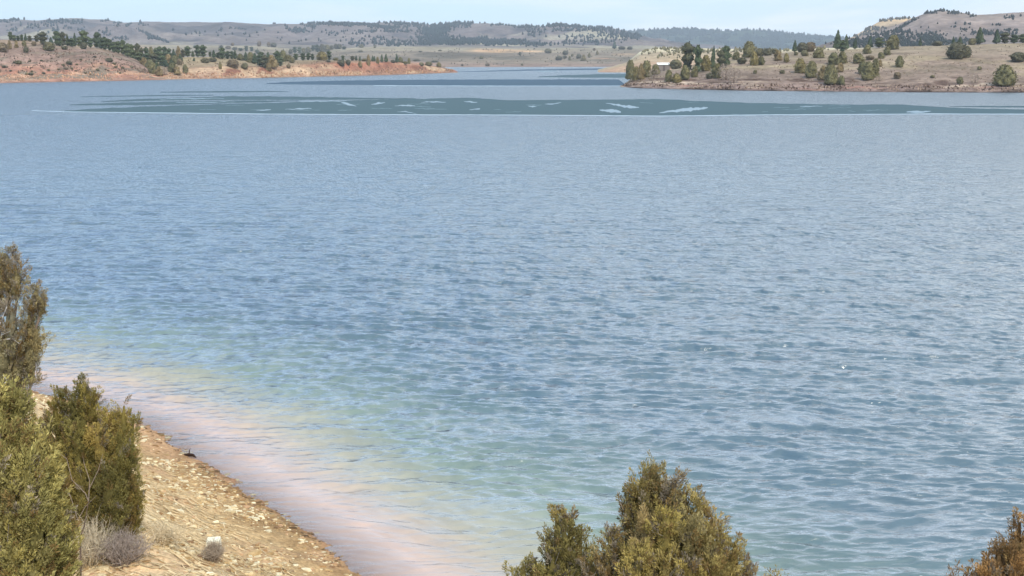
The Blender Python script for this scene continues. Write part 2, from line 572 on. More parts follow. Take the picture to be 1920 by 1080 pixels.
def loft(name, cols_px, rows, mat, label, nv=10, noise=(0, 100, 1), ncol=500, rowcols=None, seed=0, colnoise=0.25, cnscale=30.0, weights=None, accents=(), rowcols2=None, blend=None):
    """rows: list of (Y, kind, values) given at the columns cols_px; kind 'py' or 'z'"""
    cols_px = np.array(cols_px, float)
    u = np.linspace(cols_px[0], cols_px[-1], ncol)
    P = []
    for Yv, kind, vals in rows:
        Yv = np.interp(u, cols_px, np.broadcast_to(np.array(Yv, float), cols_px.shape))
        vv = np.interp(u, cols_px, np.broadcast_to(np.array(vals, float), cols_px.shape))
        if kind == 'py':
            P.append(at(u, vv, Yv))
        else:
            p = at(u, np.full_like(u, 112.0), Yv)
            p[:, 2] = vv
            P.append(p)
    P = np.array(P)                    # rows x cols x 3
    n = len(P)
    k = np.array([-3, -2, -1, 0, 1, 2, 3]); wgt = np.exp(-(k / 1.6) ** 2); wgt /= wgt.sum()
    Q, C, W = [], [], []
    rc = np.array([srgb(*c) for c in rowcols]) if rowcols is not None else np.tile(srgb(150, 130, 110), (n, 1))
    wts = np.ones(n) if weights is None else np.array(weights, float)
    nvs = nv if isinstance(nv, (list, tuple)) else [nv] * (n - 1)
    for i in range(n - 1):
        p0, p1, p2, p3 = P[max(i - 1, 0)], P[i], P[i + 1], P[min(i + 2, n - 1)]
        for j in range(nvs[i] if i < n - 2 else nvs[i] + 1):
            t = j / nvs[i]
            s = t * t * (3 - 2 * t)
            lin = p1 * (1 - t) + p2 * t
            Q.append(lin)
            cc_ = np.broadcast_to(rc[i] * (1 - t) + rc[i + 1] * t, lin.shape)
            if rowcols2 is not None:
                r2 = np.array([srgb(*c) for c in rowcols2])
                bl = np.clip((u - blend[0]) / (blend[1] - blend[0]), 0, 1)[:, None]
                cc_ = cc_ * (1 - bl) + (r2[i] * (1 - t) + r2[i + 1] * t) * bl
            C.append(cc_)
            W.append(np.full(len(u), wts[i] * (1 - t) + wts[i + 1] * t))
    Q, C, W = np.array(Q), np.array(C).copy(), np.array(W)
    amp, wl, oc = noise
    nz = ridged(Q[..., 0] / wl, Q[..., 1] / wl, seed, oc) - 0.62 + 0.5 * (fbm(Q[..., 0] / wl * 3, Q[..., 1] / wl * 3, seed + 9, 3) - 0.5)
    Q[..., 2] += amp * nz * W
    cn_ = (fbm(Q[..., 0] / cnscale, Q[..., 1] / cnscale * 0.6, seed + 30, 5) - 0.5) * 2
    # swap neighbouring row colours along a wandering border
    sh = (cn_ * colnoise * max(nvs)).astype(int)
    ri = np.clip(np.arange(len(Q))[:, None] + sh, 0, len(Q) - 1)
    C = C[ri, np.arange(len(u))[None, :]]
    RI = np.concatenate([np.arange(nvs[i] if i < n - 2 else nvs[i] + 1) / nvs[i] + i for i in range(n - 1)])[:, None]
    for a_i, (lo, hi, ac, su, sv, th) in enumerate(accents):
        f = fbm(Q[..., 0] / su, RI * sv + 0 * Q[..., 0], seed + 50 + a_i, 4)
        msk = np.clip((f - th) * 9, 0, 1) * np.clip((RI - lo) / 0.3, 0, 1) * np.clip((hi - RI) / 0.3, 0, 1)
        C = C * (1 - msk[..., None]) + np.array(srgb(*ac)) * msk[..., None]
    o = mesh_np(name, Q.reshape(-1, 3), grid_faces(len(Q), len(u)), mat, None, C.reshape(-1, 3))
    tag(o, label, "hills", kind="structure")
    fs = grid_faces(len(Q), len(u))
    TERR[name] = BVHTree.FromPolygons([tuple(v) for v in Q.reshape(-1, 3).tolist()], fs.tolist())
    return o


# far lilac hills, about 3 to 4 km off
hx = [-900, -300, 0, 60, 110, 150, 190, 222, 240, 268, 330, 420, 510, 560, 600, 650, 700, 745, 790, 820, 860, 900, 960, 1010, 1060, 1110, 1150, 1180, 1210, 1250, 1300, 1400]
hc = [50, 40, 38, 38, 35, 35, 38, 43, 42, 40, 43, 44, 47, 46, 44, 43, 44, 43, 45, 47, 43, 45, 49, 49, 49, 50, 53, 59, 68, 80, 92, 100]
hm = [75, 70, 62, 60, 58, 60, 64, 66, 64, 62, 60, 62, 66, 68, 66, 64, 66, 68, 72, 78, 66, 62, 64, 66, 66, 68, 70, 74, 80, 88, 96, 103]
hx_ = np.array(hx, float)
loft("far_hills", hx, [
    (2350, 'z', 18),
    (2700, 'py', np.interp(hx_, [-900, 0, 500, 800, 1400], [92, 91, 90, 88.5, 96])),
    (3000, 'py', np.interp(hx_, [-900, 0, 300, 500, 800, 1200, 1400], [82, 78, 80, 79, 84, 86, 100])),
    (3500, 'py', hm), (4100, 'py', hc), (4500, 'z', 60), (5200, 'z', -4)],
    M_FAR, "pale lilac grass hills along the skyline far behind the lake", nv=[8, 12, 22, 26, 6, 3], noise=(58, 300, 6), ncol=620,
    rowcols=[(124, 116, 102), (126, 118, 106), (120, 110, 103), (116, 105, 101), (116, 106, 101), (112, 104, 100), (112, 104, 100)],
    seed=3, colnoise=0.4, cnscale=220, accents=[(0.5, 3.2, (150, 142, 122), 300, 2.5, .56), (1.0, 4, (86, 82, 82), 160, 4, .55)], weights=[0, .12, .5, 1.25, .22, .5, 0])  # dark accent paints gully and valley shade into the hill colour for relief

# distant forested ridge, about 6.5 km off
rx = [900, 1100, 1170, 1200, 1230, 1260, 1300, 1340, 1370, 1400, 1440, 1480, 1520, 1560, 1600, 1660, 1760, 2000, 2400]
ry = [70, 62, 60, 58, 56, 54, 55, 57, 58.5, 55.5, 58, 63, 67, 70, 73, 74, 72, 70, 70]
loft("distant_ridge", rx, [
    (5000, 'z', 10), (5600, 'py', 92), (6000, 'py', np.interp(rx, [900, 1200, 1500, 2400], [84, 78, 82, 86])), (6600, 'py', ry), (7200, 'z', 60), (8200, 'z', -4)],
    M_FAR, "dark blue forested ridge on the horizon", nv=[4, 10, 18, 5, 3], noise=(34, 420, 5), ncol=420,
    rowcols=[(120, 118, 96), (66, 76, 60), (58, 70, 56), (56, 68, 54), (60, 70, 56), (60, 70, 56)], seed=12, colnoise=0.2, cnscale=260,
    weights=[0, .3, 1.0, .12, .3, 0])

# grassy plain across the bay
px_ = [-900, -200, 0, 200, 400, 480, 560, 620, 700, 780, 850, 950, 1050, 1150, 1250, 1350, 1500]
loft("far_plain", px_, [
    (1500, 'z', -3),
    (np.interp(px_, [-900, 700, 850, 1170, 1500], [1600, 1640, 1700, 1800, 1800]), 'z', -0.6),
    (np.interp(px_, [-900, 700, 850, 1170, 1500], [1640, 1680, 1745, 1840, 1850]), 'py', np.interp(px_, [-900, 850, 1500], [122, 122.5, 122])),
    (1960, 'py', np.interp(px_, [-900, 0, 480, 700, 850, 1500], [113, 113, 114, 113, 114, 113])),
    (2200, 'py', np.interp(px_, [-900, 0, 480, 560, 620, 700, 950, 1500], [103, 99, 103, 104, 100, 99, 100, 100])),
    (2450, 'py', np.interp(px_, [-900, 0, 200, 480, 560, 620, 700, 950, 1200, 1250, 1500], [88, 84, 83, 86, 92, 92, 88, 90.5, 89, 91, 95])),
    (2750, 'z', 12), (3000, 'z', -4)],
    M_FAR, "grassy brown plain sloping to the far shore of the bay", nv=[3, 5, 10, 14, 14, 5, 2], noise=(7, 190, 4), ncol=520,
    rowcols=[(120, 106, 95), (134, 116, 106), (142, 122, 108), (126, 114, 98), (130, 118, 102), (146, 136, 114), (140, 126, 108), (130, 120, 104)],
    seed=24, colnoise=0.25, cnscale=90, accents=[(2.0, 3.3, (176, 120, 92), 180, .5, .6), (3.6, 5, (190, 156, 120), 240, .6, .62), (2.2, 4.8, (108, 100, 86), 60, 3, .6)], weights=[0, 0, .15, .8, 1.0, .25, 0, 0])

# pale rocky bluff behind the point
loft("pale_bluff", [1120, 1175, 1200, 1230, 1260, 1290, 1330, 1380, 1440, 1520, 1600, 1700, 1850, 2100], [
    (930, 'z', -3), (1000, 'z', -0.4),
    (1040, 'py', [135, 122, 120, 119, 119, 119, 118, 116, 110, 106, 104, 100, 98, 98]),
    (1110, 'py', [134, 120, 113, 111, 110, 109, 108, 106, 104, 100, 98, 96, 95, 95]),
    (1200, 'py', [133, 119, 105, 100, 99, 99, 99, 98, 98, 97, 94, 92, 90, 90]),
    (1290, 'py', [132, 118, 97, 90, 89, 89, 92, 93, 94, 91, 90, 90, 88, 88]),
    (1400, 'z', [-6, -6, 0, 6, 9, 10, 10, 10, 10, 10, 10, 10, 10, 10]), (1500, 'z', -6)],
    M_SLOPE, "pale cream rocky bluff behind the wooded point", nv=[2, 3, 6, 8, 12, 4, 2], noise=(4.0, 34, 4), ncol=360,
    rowcols=[(150, 120, 100), (168, 134, 112), (166, 142, 118), (172, 152, 124), (160, 144, 120), (206, 196, 164), (186, 172, 142), (180, 160, 130)],
    seed=31, colnoise=0.45, cnscale=14, weights=[0, 0, .2, .5, .8, .6, 0, 0])

# hill with the light cliff, behind the right hill
loft("cliff_hill", [1480, 1560, 1600, 1625, 1650, 1668, 1690, 1715, 1760, 1850, 2100], [
    (2100, 'z', [-4, 2, 8, 8, 8, 8, 8, 8, 8, 8, 8]), (2300, 'py', [112, 96, 86, 84, 84, 84, 84, 84, 84, 84, 84]), (2500, 'py', [112, 90, 76, 66, 56, 52, 50, 52, 60, 62, 62]),
    (2650, 'py', [112, 84, 68, 54, 40, 35.5, 33.5, 34.5, 48, 52, 52]), (2850, 'z', [-5, 5, 20, 40, 40, 40, 40, 40, 40, 40, 40]), (3200, 'z', -5)],
    M_FAR, "hill with a light yellow cliff near its top", nv=[4, 10, 14, 5, 3], noise=(9, 120, 4), ncol=300,
    rowcols=[(120, 110, 96), (130, 116, 104), (130, 114, 98), (200, 170, 128), (130, 116, 100), (130, 116, 100)], seed=44, colnoise=0.3, cnscale=60,
    weights=[0, .5, .8, .15, .2, 0])

# right hill
loft("right_hill", [1420, 1500, 1560, 1600, 1640, 1670, 1700, 1720, 1740, 1765, 1800, 1830, 1860, 1900, 1940, 2000, 2200, 2600], [
    (1250, 'z', np.interp(np.arange(18), [0, 3], [-4, 4])), (1330, 'py', [125, 108, 96, 93, 92, 92, 91, 90, 90, 90, 90, 90, 90, 90, 90, 90, 90, 90]),
    (1430, 'py', [124, 106, 90, 86, 83, 81, 80, 79, 78, 77, 76, 76, 76, 75, 75, 75, 75, 78]),
    (1560, 'py', [122, 102, 84, 80, 74, 70, 64, 58, 50, 48, 46, 46, 46, 44, 43, 43, 46, 55]),
    (1750, 'py', [120, 98, 80, 72, 62, 52, 39, 31, 23, 20.5, 23, 27, 26, 23, 22, 20, 26, 40]),
    (1950, 'z', np.interp(np.arange(18), [0, 2, 6], [-5, 12, 45])), (2150, 'z', -5)],
    M_FAR, "bare rounded lilac brown hill on the right skyline", nv=[4, 10, 18, 22, 5, 3], noise=(13, 110, 6), ncol=420,
    rowcols=[(116, 106, 94), (112, 104, 94), (114, 104, 98), (136, 122, 114), (138, 124, 114), (128, 116, 108), (128, 116, 108)], seed=51, colnoise=0.35, cnscale=80,
    weights=[0, .3, 1, 1.1, .15, .4, 0])

# grassy terrace with its red bank on the left shore
tx = [150, 240, 285, 310, 335, 360, 400, 440, 480, 520, 560, 600, 650, 700, 740, 780, 820, 850, 858]
tw = water_y(np.interp(tx, [150, 240, 480, 720, 855], [152, 150.5, 146.5, 141, 136.3]))
tx_ = np.array(tx, float)
loft("left_terrace", tx, [
    (tw - 25, 'z', -3), (tw - 1, 'z', -0.25),
    (tw + 5, 'py', np.interp(tx, [150, 240, 480, 720, 858], [150, 148.5, 144.5, 139, 135.2])),
    (tw + 17, 'py', [148, 142, 137, 135, 132, 129, 127.5, 127.5, 128, 127, 124, 122, 120, 118, 118, 122, 128, 132, 135]),
    (tw + 24, 'py', [146, 139, 133, 131, 128, 126, 125, 125, 125, 123.5, 121, 119, 117.5, 116, 116.5, 120, 126, 131, 135]),
    (tw + 75, 'py', [110, 112, 116, 114, 108, 106.5, 107, 109, 111, 112.5, 112.8, 112.5, 113, 114, 115.5, 119.5, 125, 130.5, 134.9]),
    (tw + 180, 'z', np.interp(tx, [150, 700, 780, 858], [9, 9, 4, -5])), (tw + 330, 'z', -5)],
    M_SLOPE, "grassy terrace above a red and cream bank on the left shore", nv=[2, 3, 6, 4, 12, 5, 2], noise=(2.4, 24, 4), ncol=620,
    rowcols2=[(110, 92, 82), (124, 104, 92), (148, 118, 100), (152, 106, 86), (146, 112, 92), (138, 126, 104), (132, 124, 102), (130, 120, 100)], blend=(540, 620),
    rowcols=[(110, 92, 82), (130, 112, 98), (160, 134, 114), (156, 130, 106), (144, 126, 104), (146, 134, 108), (132, 124, 102), (130, 120, 100)],
    seed=61, colnoise=0.3, cnscale=8, accents=[(1.8, 3.8, (174, 148, 122), 14, 2.0, .54), (2.0, 4.0, (130, 92, 76), 7, 1.5, .56)], weights=[0, 0, .45, .9, .25, .25, 0, 0])

# red bluff on the left
lx = [-900, -400, -100, 0, 40, 80, 120, 160, 190, 215, 235, 255, 275, 292, 310]
lw = water_y(np.interp(lx, [-900, 0, 240, 310], [170, 155, 150.6, 149.2])) - 12
loft("red_bluff", lx, [
    (lw - 25, 'z', -3), (lw - 1, 'z', -0.25),
    (lw + 4, 'py', np.interp(lx, [-900, 0, 240, 310], [167, 152.5, 148.5, 148])),
    (lw + 18, 'py', [150, 140, 137, 138, 136, 137, 135, 134, 133, 134, 136, 139, 143, 146.5, 148.2]),
    (lw + 38, 'py', [130, 120, 116, 115, 114, 113, 112, 111, 112, 115, 118, 124, 132, 142, 148]),
    (lw + 62, 'py', [100, 92, 93, 92, 92, 91, 94, 94, 97, 102, 108, 115, 125, 138, 147.5]),
    (lw + 100, 'py', [84, 76, 75, 74.5, 75, 77, 85.5, 88, 91, 96, 103, 111, 122, 136, 147]),
    (lw + 200, 'z', 8), (lw + 340, 'z', -4)],
    M_SLOPE, "red brown bluff with orange gullied foot on the left shore", nv=[2, 3, 8, 9, 9, 10, 5, 2], noise=(3.2, 24, 4), ncol=520,
    rowcols=[(110, 92, 82), (116, 98, 88), (154, 118, 102), (154, 112, 94), (142, 118, 106), (138, 118, 106), (150, 132, 112), (132, 124, 102), (130, 120, 100)],
    seed=71, colnoise=0.42, cnscale=12, accents=[(1.9, 3.9, (178, 142, 118), 9, 2.0, .54), (2.0, 5.6, (124, 112, 98), 10, 3.0, .52), (3.0, 6.0, (112, 98, 86), 5, 5.0, .6)], weights=[0, 0, .4, 1.0, .8, .5, .12, 0, 0])

# grassy point on the right
sx = [1163, 1172, 1185, 1200, 1225, 1250, 1280, 1310, 1340, 1370, 1400, 1440, 1500, 1560, 1620, 1680, 1740, 1800, 1860, 1920, 2100, 2400]
sw = water_y(np.interp(sx, [1163, 1200, 1300, 1400, 1560, 1700, 1920, 2400], [163.5, 165.5, 168, 170, 171.6, 173, 173.8, 178]))
loft("right_shore", sx, [
    (sw - 20, 'z', -3), (sw - 0.8, 'z', -0.2),
    (sw + 2.5, 'py', np.interp(sx, [1163, 1172, 1200, 1300, 1400, 1560, 1920, 2400], [162.8, 163, 162, 164, 165.5, 167, 168.5, 172])),
    (sw + 9, 'py', np.interp(sx, [1163, 1172, 1200, 1300, 1400, 1560, 1920, 2400], [162.4, 159.5, 154.5, 156, 157.5, 159.5, 160, 163])),
    (sw + 22, 'py', np.interp(sx, [1163, 1172, 1200, 1300, 1400, 1560, 1920, 2400], [162.2, 158.5, 149, 147, 147, 149.5, 150, 152])),
    (sw + 70, 'py', [162, 158, 147, 143.5, 139, 134, 130, 125, 122, 119, 117, 116, 114, 113, 112, 111, 110, 109, 108, 107, 106, 106]),
    (sw + 190, 'py', [161.5, 157, 146.5, 143, 138, 132, 127, 119, 114.5, 110, 106, 101, 96.5, 95, 91.5, 87.5, 85.5, 84.5, 82.5, 81, 79, 78]),
    (sw + 330, 'z', np.interp(sx, [1163, 1190, 1240, 1340], [-5, -4, 2, 8])), (sw + 450, 'z', -5)],
    M_SLOPE, "dry grassy point with an eroded rocky bank on the right shore", nv=[2, 3, 7, 8, 12, 14, 5, 2], noise=(1.7, 20, 4), ncol=620,
    rowcols=[(90, 76, 68), (62, 54, 50), (134, 116, 108), (128, 110, 100), (132, 116, 104), (136, 120, 106), (144, 132, 112), (138, 128, 106), (130, 120, 100)],
    seed=81, colnoise=0.35, cnscale=9, accents=[(1.6, 3.6, (170, 152, 134), 9, 3.5, .52), (1.7, 4.3, (92, 76, 68), 7, 4.5, .55), (1.6, 3.0, (152, 118, 106), 16, 2.0, .66), (4.0, 6.2, (118, 106, 92), 12, 5, .58), (4.0, 6.6, (146, 132, 110), 26, 3, .56)], weights=[0, 0, .8, 1.1, .5, .5, .1, 0, 0])


def cast(name, px, py):
    dx, vy, vz = rdir(px, py)
    d = Vector((float(dx), float(vy), float(vz))).normalized()
    h = TERR[name].ray_cast(Vector((0, 0, CAM_H)), d, 20000)
    return h[0]


# near ground lookup
def cast_ground(px, py):
    dx, vy, vz = rdir(px, py)
    t = np.linspace(6, 60, 3000)
    X, Y, Z = t * dx, t * vy, CAM_H + t * vz
    g = ground_h(X, Y)
    i = int(np.argmax(Z <= g))
    return np.array([X[i], Y[i], g[i]])


# ------------------------------------------------------------------ ice on the lake
def ice_material():
    m, n, out = new_mat("lake_ice")
    p = n.nodes.new("ShaderNodeBsdfDiffuse")
    a = n.nodes.new("ShaderNodeAttribute"); a.attribute_name = "Col"
    g = n.nodes.new("ShaderNodeNewGeometry")
    mp = n.nodes.new("ShaderNodeMapping"); mp.inputs["Scale"].default_value = (0.05, 0.2, 1)
    n.links.new(g.outputs["Position"], mp.inputs[0])
    no = n.nodes.new("ShaderNodeTexNoise"); no.inputs["Scale"].default_value = 0.08; no.inputs["Detail"].default_value = 2; no.inputs["Distortion"].default_value = 0.3
    n.links.new(mp.outputs[0], no.inputs["Vector"])
    mr = n.nodes.new("ShaderNodeMapRange"); mr.inputs[1].default_value = 0.35; mr.inputs[2].default_value = 0.75; mr.inputs[3].default_value = 0.88; mr.inputs[4].default_value = 1.2
    n.links.new(no.outputs[0], mr.inputs[0])
    vm = n.nodes.new("ShaderNodeVectorMath"); vm.operation = 'MULTIPLY'
    n.links.new(a.outputs["Color"], vm.inputs[0]); n.links.new(mr.outputs[0], vm.inputs[1])
    n.links.new(a.outputs[0], p.inputs[0])
    n.links.new(p.outputs[0], out.inputs[0])
    return m


M_ICE = ice_material()
ICE_DARK = srgb(84, 102, 108)
ICE_BLUE = srgb(80, 98, 112)
ICE_PALE = srgb(142, 158, 168)


def sheet(name, xs, up, lo, col, z, parent=None, thick=0.05, jit=0.5, seed=0, n=220, fine=1.0):
    u = np.linspace(xs[0], xs[-1], n)
    a = np.interp(u, xs, up); b = np.interp(u, xs, lo)
    env = np.clip(np.minimum(u - u[0], u[-1] - u) / 12.0, 0, 1)
    a = a + jit * env * ((fbm(u / 14.0 * fine, u * 0 + seed, 90 + seed, 4) - 0.5) * 2)
    b = b + jit * env * ((fbm(u / 20.0 * fine, u * 0 + seed + 7, 95 + seed, 4) - 0.5) * 1.2)
    if fine > 2.5:
        w_ = 1.1 * (fbm(u / 9.0, u * 0 + seed * 3.1, 99 + seed, 3) - 0.5) * 2
        wd_ = 0.35 + 1.1 * fbm(u / 5.0, u * 0 + seed, 130 + seed, 3)
        c_ = 0.5 * (a + b) + w_
        a, b = c_ - 0.5 * (b - a) * wd_, c_ + 0.5 * (b - a) * wd_
    a = np.minimum(a, b - 0.02)
    def wp(px, py, zz):
        dx, vy, vz = rdir(px, py)
        t = (CAM_H - 0.0) / -vz
        return np.stack([t * dx, t * vy, np.full_like(u, zz)], -1)
    A, B = wp(u, a, z), wp(u, b, z)
    A0, B0 = A.copy(), B.copy(); A0[:, 2] = z - thick; B0[:, 2] = z - thick
    V = np.concatenate([B0, B, A, A0])
    return mesh_np(name, V, grid_faces(4, n), M_ICE, parent, np.tile(col, (len(V), 1)), smooth=False)


def ice(name, label, xs, up, lo, col, patches=(), rim=None, seed=0, jit=0.6):
    mid = xs[len(xs) // 2]
    root = empty(name, (0, 0, 0))
    p = at(mid, 0.5 * (up[len(xs) // 2] + lo[len(xs) // 2]), 1)
    root.location = (0, 0, 0)
    tag(root, label, "ice sheet", "dark ice sheets floating on the lake")
    sheet("ice_surface", xs, up, lo, col, 0.035, root, 0.06, jit, seed)
    for i, (x, u, l) in enumerate(patches):
        sheet("frost_patch", x, u, l, ICE_PALE, 0.05, root, 0.012, 0.5, seed + 3 + i, 60, 3.0)
    if rim:
        sheet("frost_rim", rim[0], np.array(rim[1]), np.array(rim[1]) + rim[2], srgb(176, 192, 204), 0.055, root, 0.02, 0.25, seed + 40, 200, 2.0)
    return root


ice("ice_sheet", "longest dark green ice sheet with pale frost swirls crossing the lake at the point",
    [120, 200, 300, 420, 480, 600, 700, 880, 960, 1100, 1240, 1340, 1440, 1600, 1690, 1740, 1800, 1920, 2300],
    [208, 203, 199, 195, 194, 190, 187, 183.5, 188.5, 187, 186, 191, 194, 196.5, 196, 199, 203, 205.5, 208],
    [210, 210, 211.5, 212.5, 213.5, 214.5, 214.8, 215, 215.5, 215.5, 217.5, 217, 215, 214, 213.5, 212, 213, 213.8, 214.5],
    ICE_DARK, [
        ([640, 652, 668], [192, 193, 199], [193, 197.5, 200]),
        ([696, 712, 722], [196, 192.5, 192], [196.6, 195.6, 193]),
        ([740, 760, 778], [199, 196.5, 198], [199.5, 199.5, 199.2]),
        ([790, 812, 836], [192, 190, 191.5], [192.5, 192.2, 192.5]),
        ([745, 760, 781], [209.5, 208.8, 214], [210, 210.4, 214.6]),
        ([535, 560, 584], [205, 203, 202.6], [205.6, 205.4, 204]),
        ([480, 494, 508], [206.5, 205.5, 206], [207, 207.5, 207]),
        ([870, 885, 895], [190, 191, 192], [191, 193.5, 192.6]),
        ([880, 894, 900], [206, 203.5, 203], [206.6, 205.5, 205]),
        ([990, 998, 1006], [198.5, 198.8, 199.5], [199, 202, 200]),
        ([1022, 1038, 1052], [195.5, 193.5, 192], [196.3, 196, 193]),
        ([1136, 1160, 1180, 1198], [193.8, 195.5, 198, 201.5], [194.6, 199.5, 203, 203]),
        ([1124, 1148, 1164], [206.5, 205, 209], [207.6, 211.5, 211.5]),
        ([1236, 1262, 1290, 1312, 1327], [211, 206.5, 201.5, 200.5, 201.5], [212, 210.5, 209.5, 207, 203]),
        ([1700, 1722, 1745], [209.5, 208.5, 208], [211.5, 212.5, 209]),
        ([1500, 1520, 1542], [200, 198.8, 199], [200.6, 200.4, 199.6]),
        ([560, 600, 650], [190.5, 189.6, 189], [191.2, 190.9, 190]),
    ], rim=([60, 120, 300, 480, 700, 960, 1240, 1440, 1690, 1760, 1920, 2300],
            [207.5, 209.6, 211.6, 213.6, 214.9, 215.6, 217.6, 215.2, 213.9, 213.6, 213.9, 214.6], 1.0), seed=1, jit=0.8)
_main = [o for o in bpy.data.objects if o.name == "ice_sheet"][0]
_r = np.random.default_rng(41)
for _k in range(26):
    _x = _r.uniform(330, 1650)
    _t = np.interp(_x, [300, 880, 1240, 1440, 1690], [199, 187, 189, 196, 199]); _b = np.interp(_x, [300, 880, 1240, 1690], [209, 213, 215, 211])
    _y = _r.uniform(_t, _b); _w = _r.uniform(10, 48); _s = _r.normal(0, 0.8)
    sheet("frost_crack", [_x, _x + _w * 0.5, _x + _w], [_y, _y + _s * 0.5 - 0.1, _y + _s], [_y + 0.35, _y + _s * 0.5 + 0.45, _y + _s + 0.35], srgb(122, 142, 150), 0.048, _main, 0.01, 0.4, 60 + _k, 50, 3.0)
ice("ice_sheet", "middle dark ice band running from the red terrace to the tip of the point",
    [500, 560, 640, 760, 960, 1160, 1172], [156, 153, 151, 149.5, 149, 149, 158], [157.2, 158.5, 159, 160, 160.8, 160.5, 160.5],
    ICE_BLUE, rim=([700, 900, 1100, 1165], [160.3, 161, 161, 160.8], 0.7), seed=5, jit=0.5)
ice("ice_sheet", "thin dark ice strip just in front of the far shore of the bay",
    [858, 920, 1000, 1100, 1176], [134.4, 132.4, 130, 128.5, 127.6], [135.2, 134, 132.5, 131.4, 131], ICE_BLUE, [([1002, 1020, 1045], [133.4, 132.6, 133.2], [134, 135, 134])], seed=9, jit=0.3)
ice("ice_sheet", "short tapering dark ice tongue beside the tip of the point",
    [1010, 1060, 1120, 1176], [143.3, 141, 139, 138.6], [144.4, 145.2, 145.6, 145.8], ICE_DARK, seed=13, jit=0.4)
ice("ice_sheet", "slender dark ice streak farthest left above the long sheet",
    [150, 200, 300, 400], [181.5, 180, 178.4, 178], [182, 181.4, 180.2, 179], ICE_DARK, seed=15, jit=0.4)
ice("ice_sheet", "narrow dark ice streak ending in front of the cream bank",
    [300, 400, 500, 540], [172.6, 171, 170.6, 171.8], [173.4, 173.4, 172.6, 172.4], ICE_DARK, seed=17, jit=0.4)
ice("ice_sheet", "ragged dark ice strip with a pale streak left of the longest sheet",
    [190, 260, 340, 420, 520, 640, 780], [190.4, 186, 183.5, 180.5, 181, 183, 184.6], [191.2, 189.4, 188, 187.4, 187.2, 187, 185.8], ICE_DARK,
    [([300, 360, 420], [185.6, 184.6, 184.4], [186.3, 185.8, 185.1])], seed=19, jit=0.7)
ice("ice_sheet", "ragged dark ice strip lying against the left end of the longest sheet",
    [130, 220, 320, 430, 560], [196.2, 192.6, 190.6, 189, 188.6], [197.2, 197.4, 196.6, 193.4, 189.6], ICE_DARK,
    [([330, 380, 440], [192.3, 191.5, 191], [193, 192.6, 191.6])], seed=21, jit=0.7)
ice("ice_sheet", "thin dark ice sliver near the right edge above the sheet end",
    [1780, 1840, 1920, 2200], [199.6, 198.8, 198.8, 199], [200.2, 201, 201.6, 202], ICE_DARK, seed=23, jit=0.3)


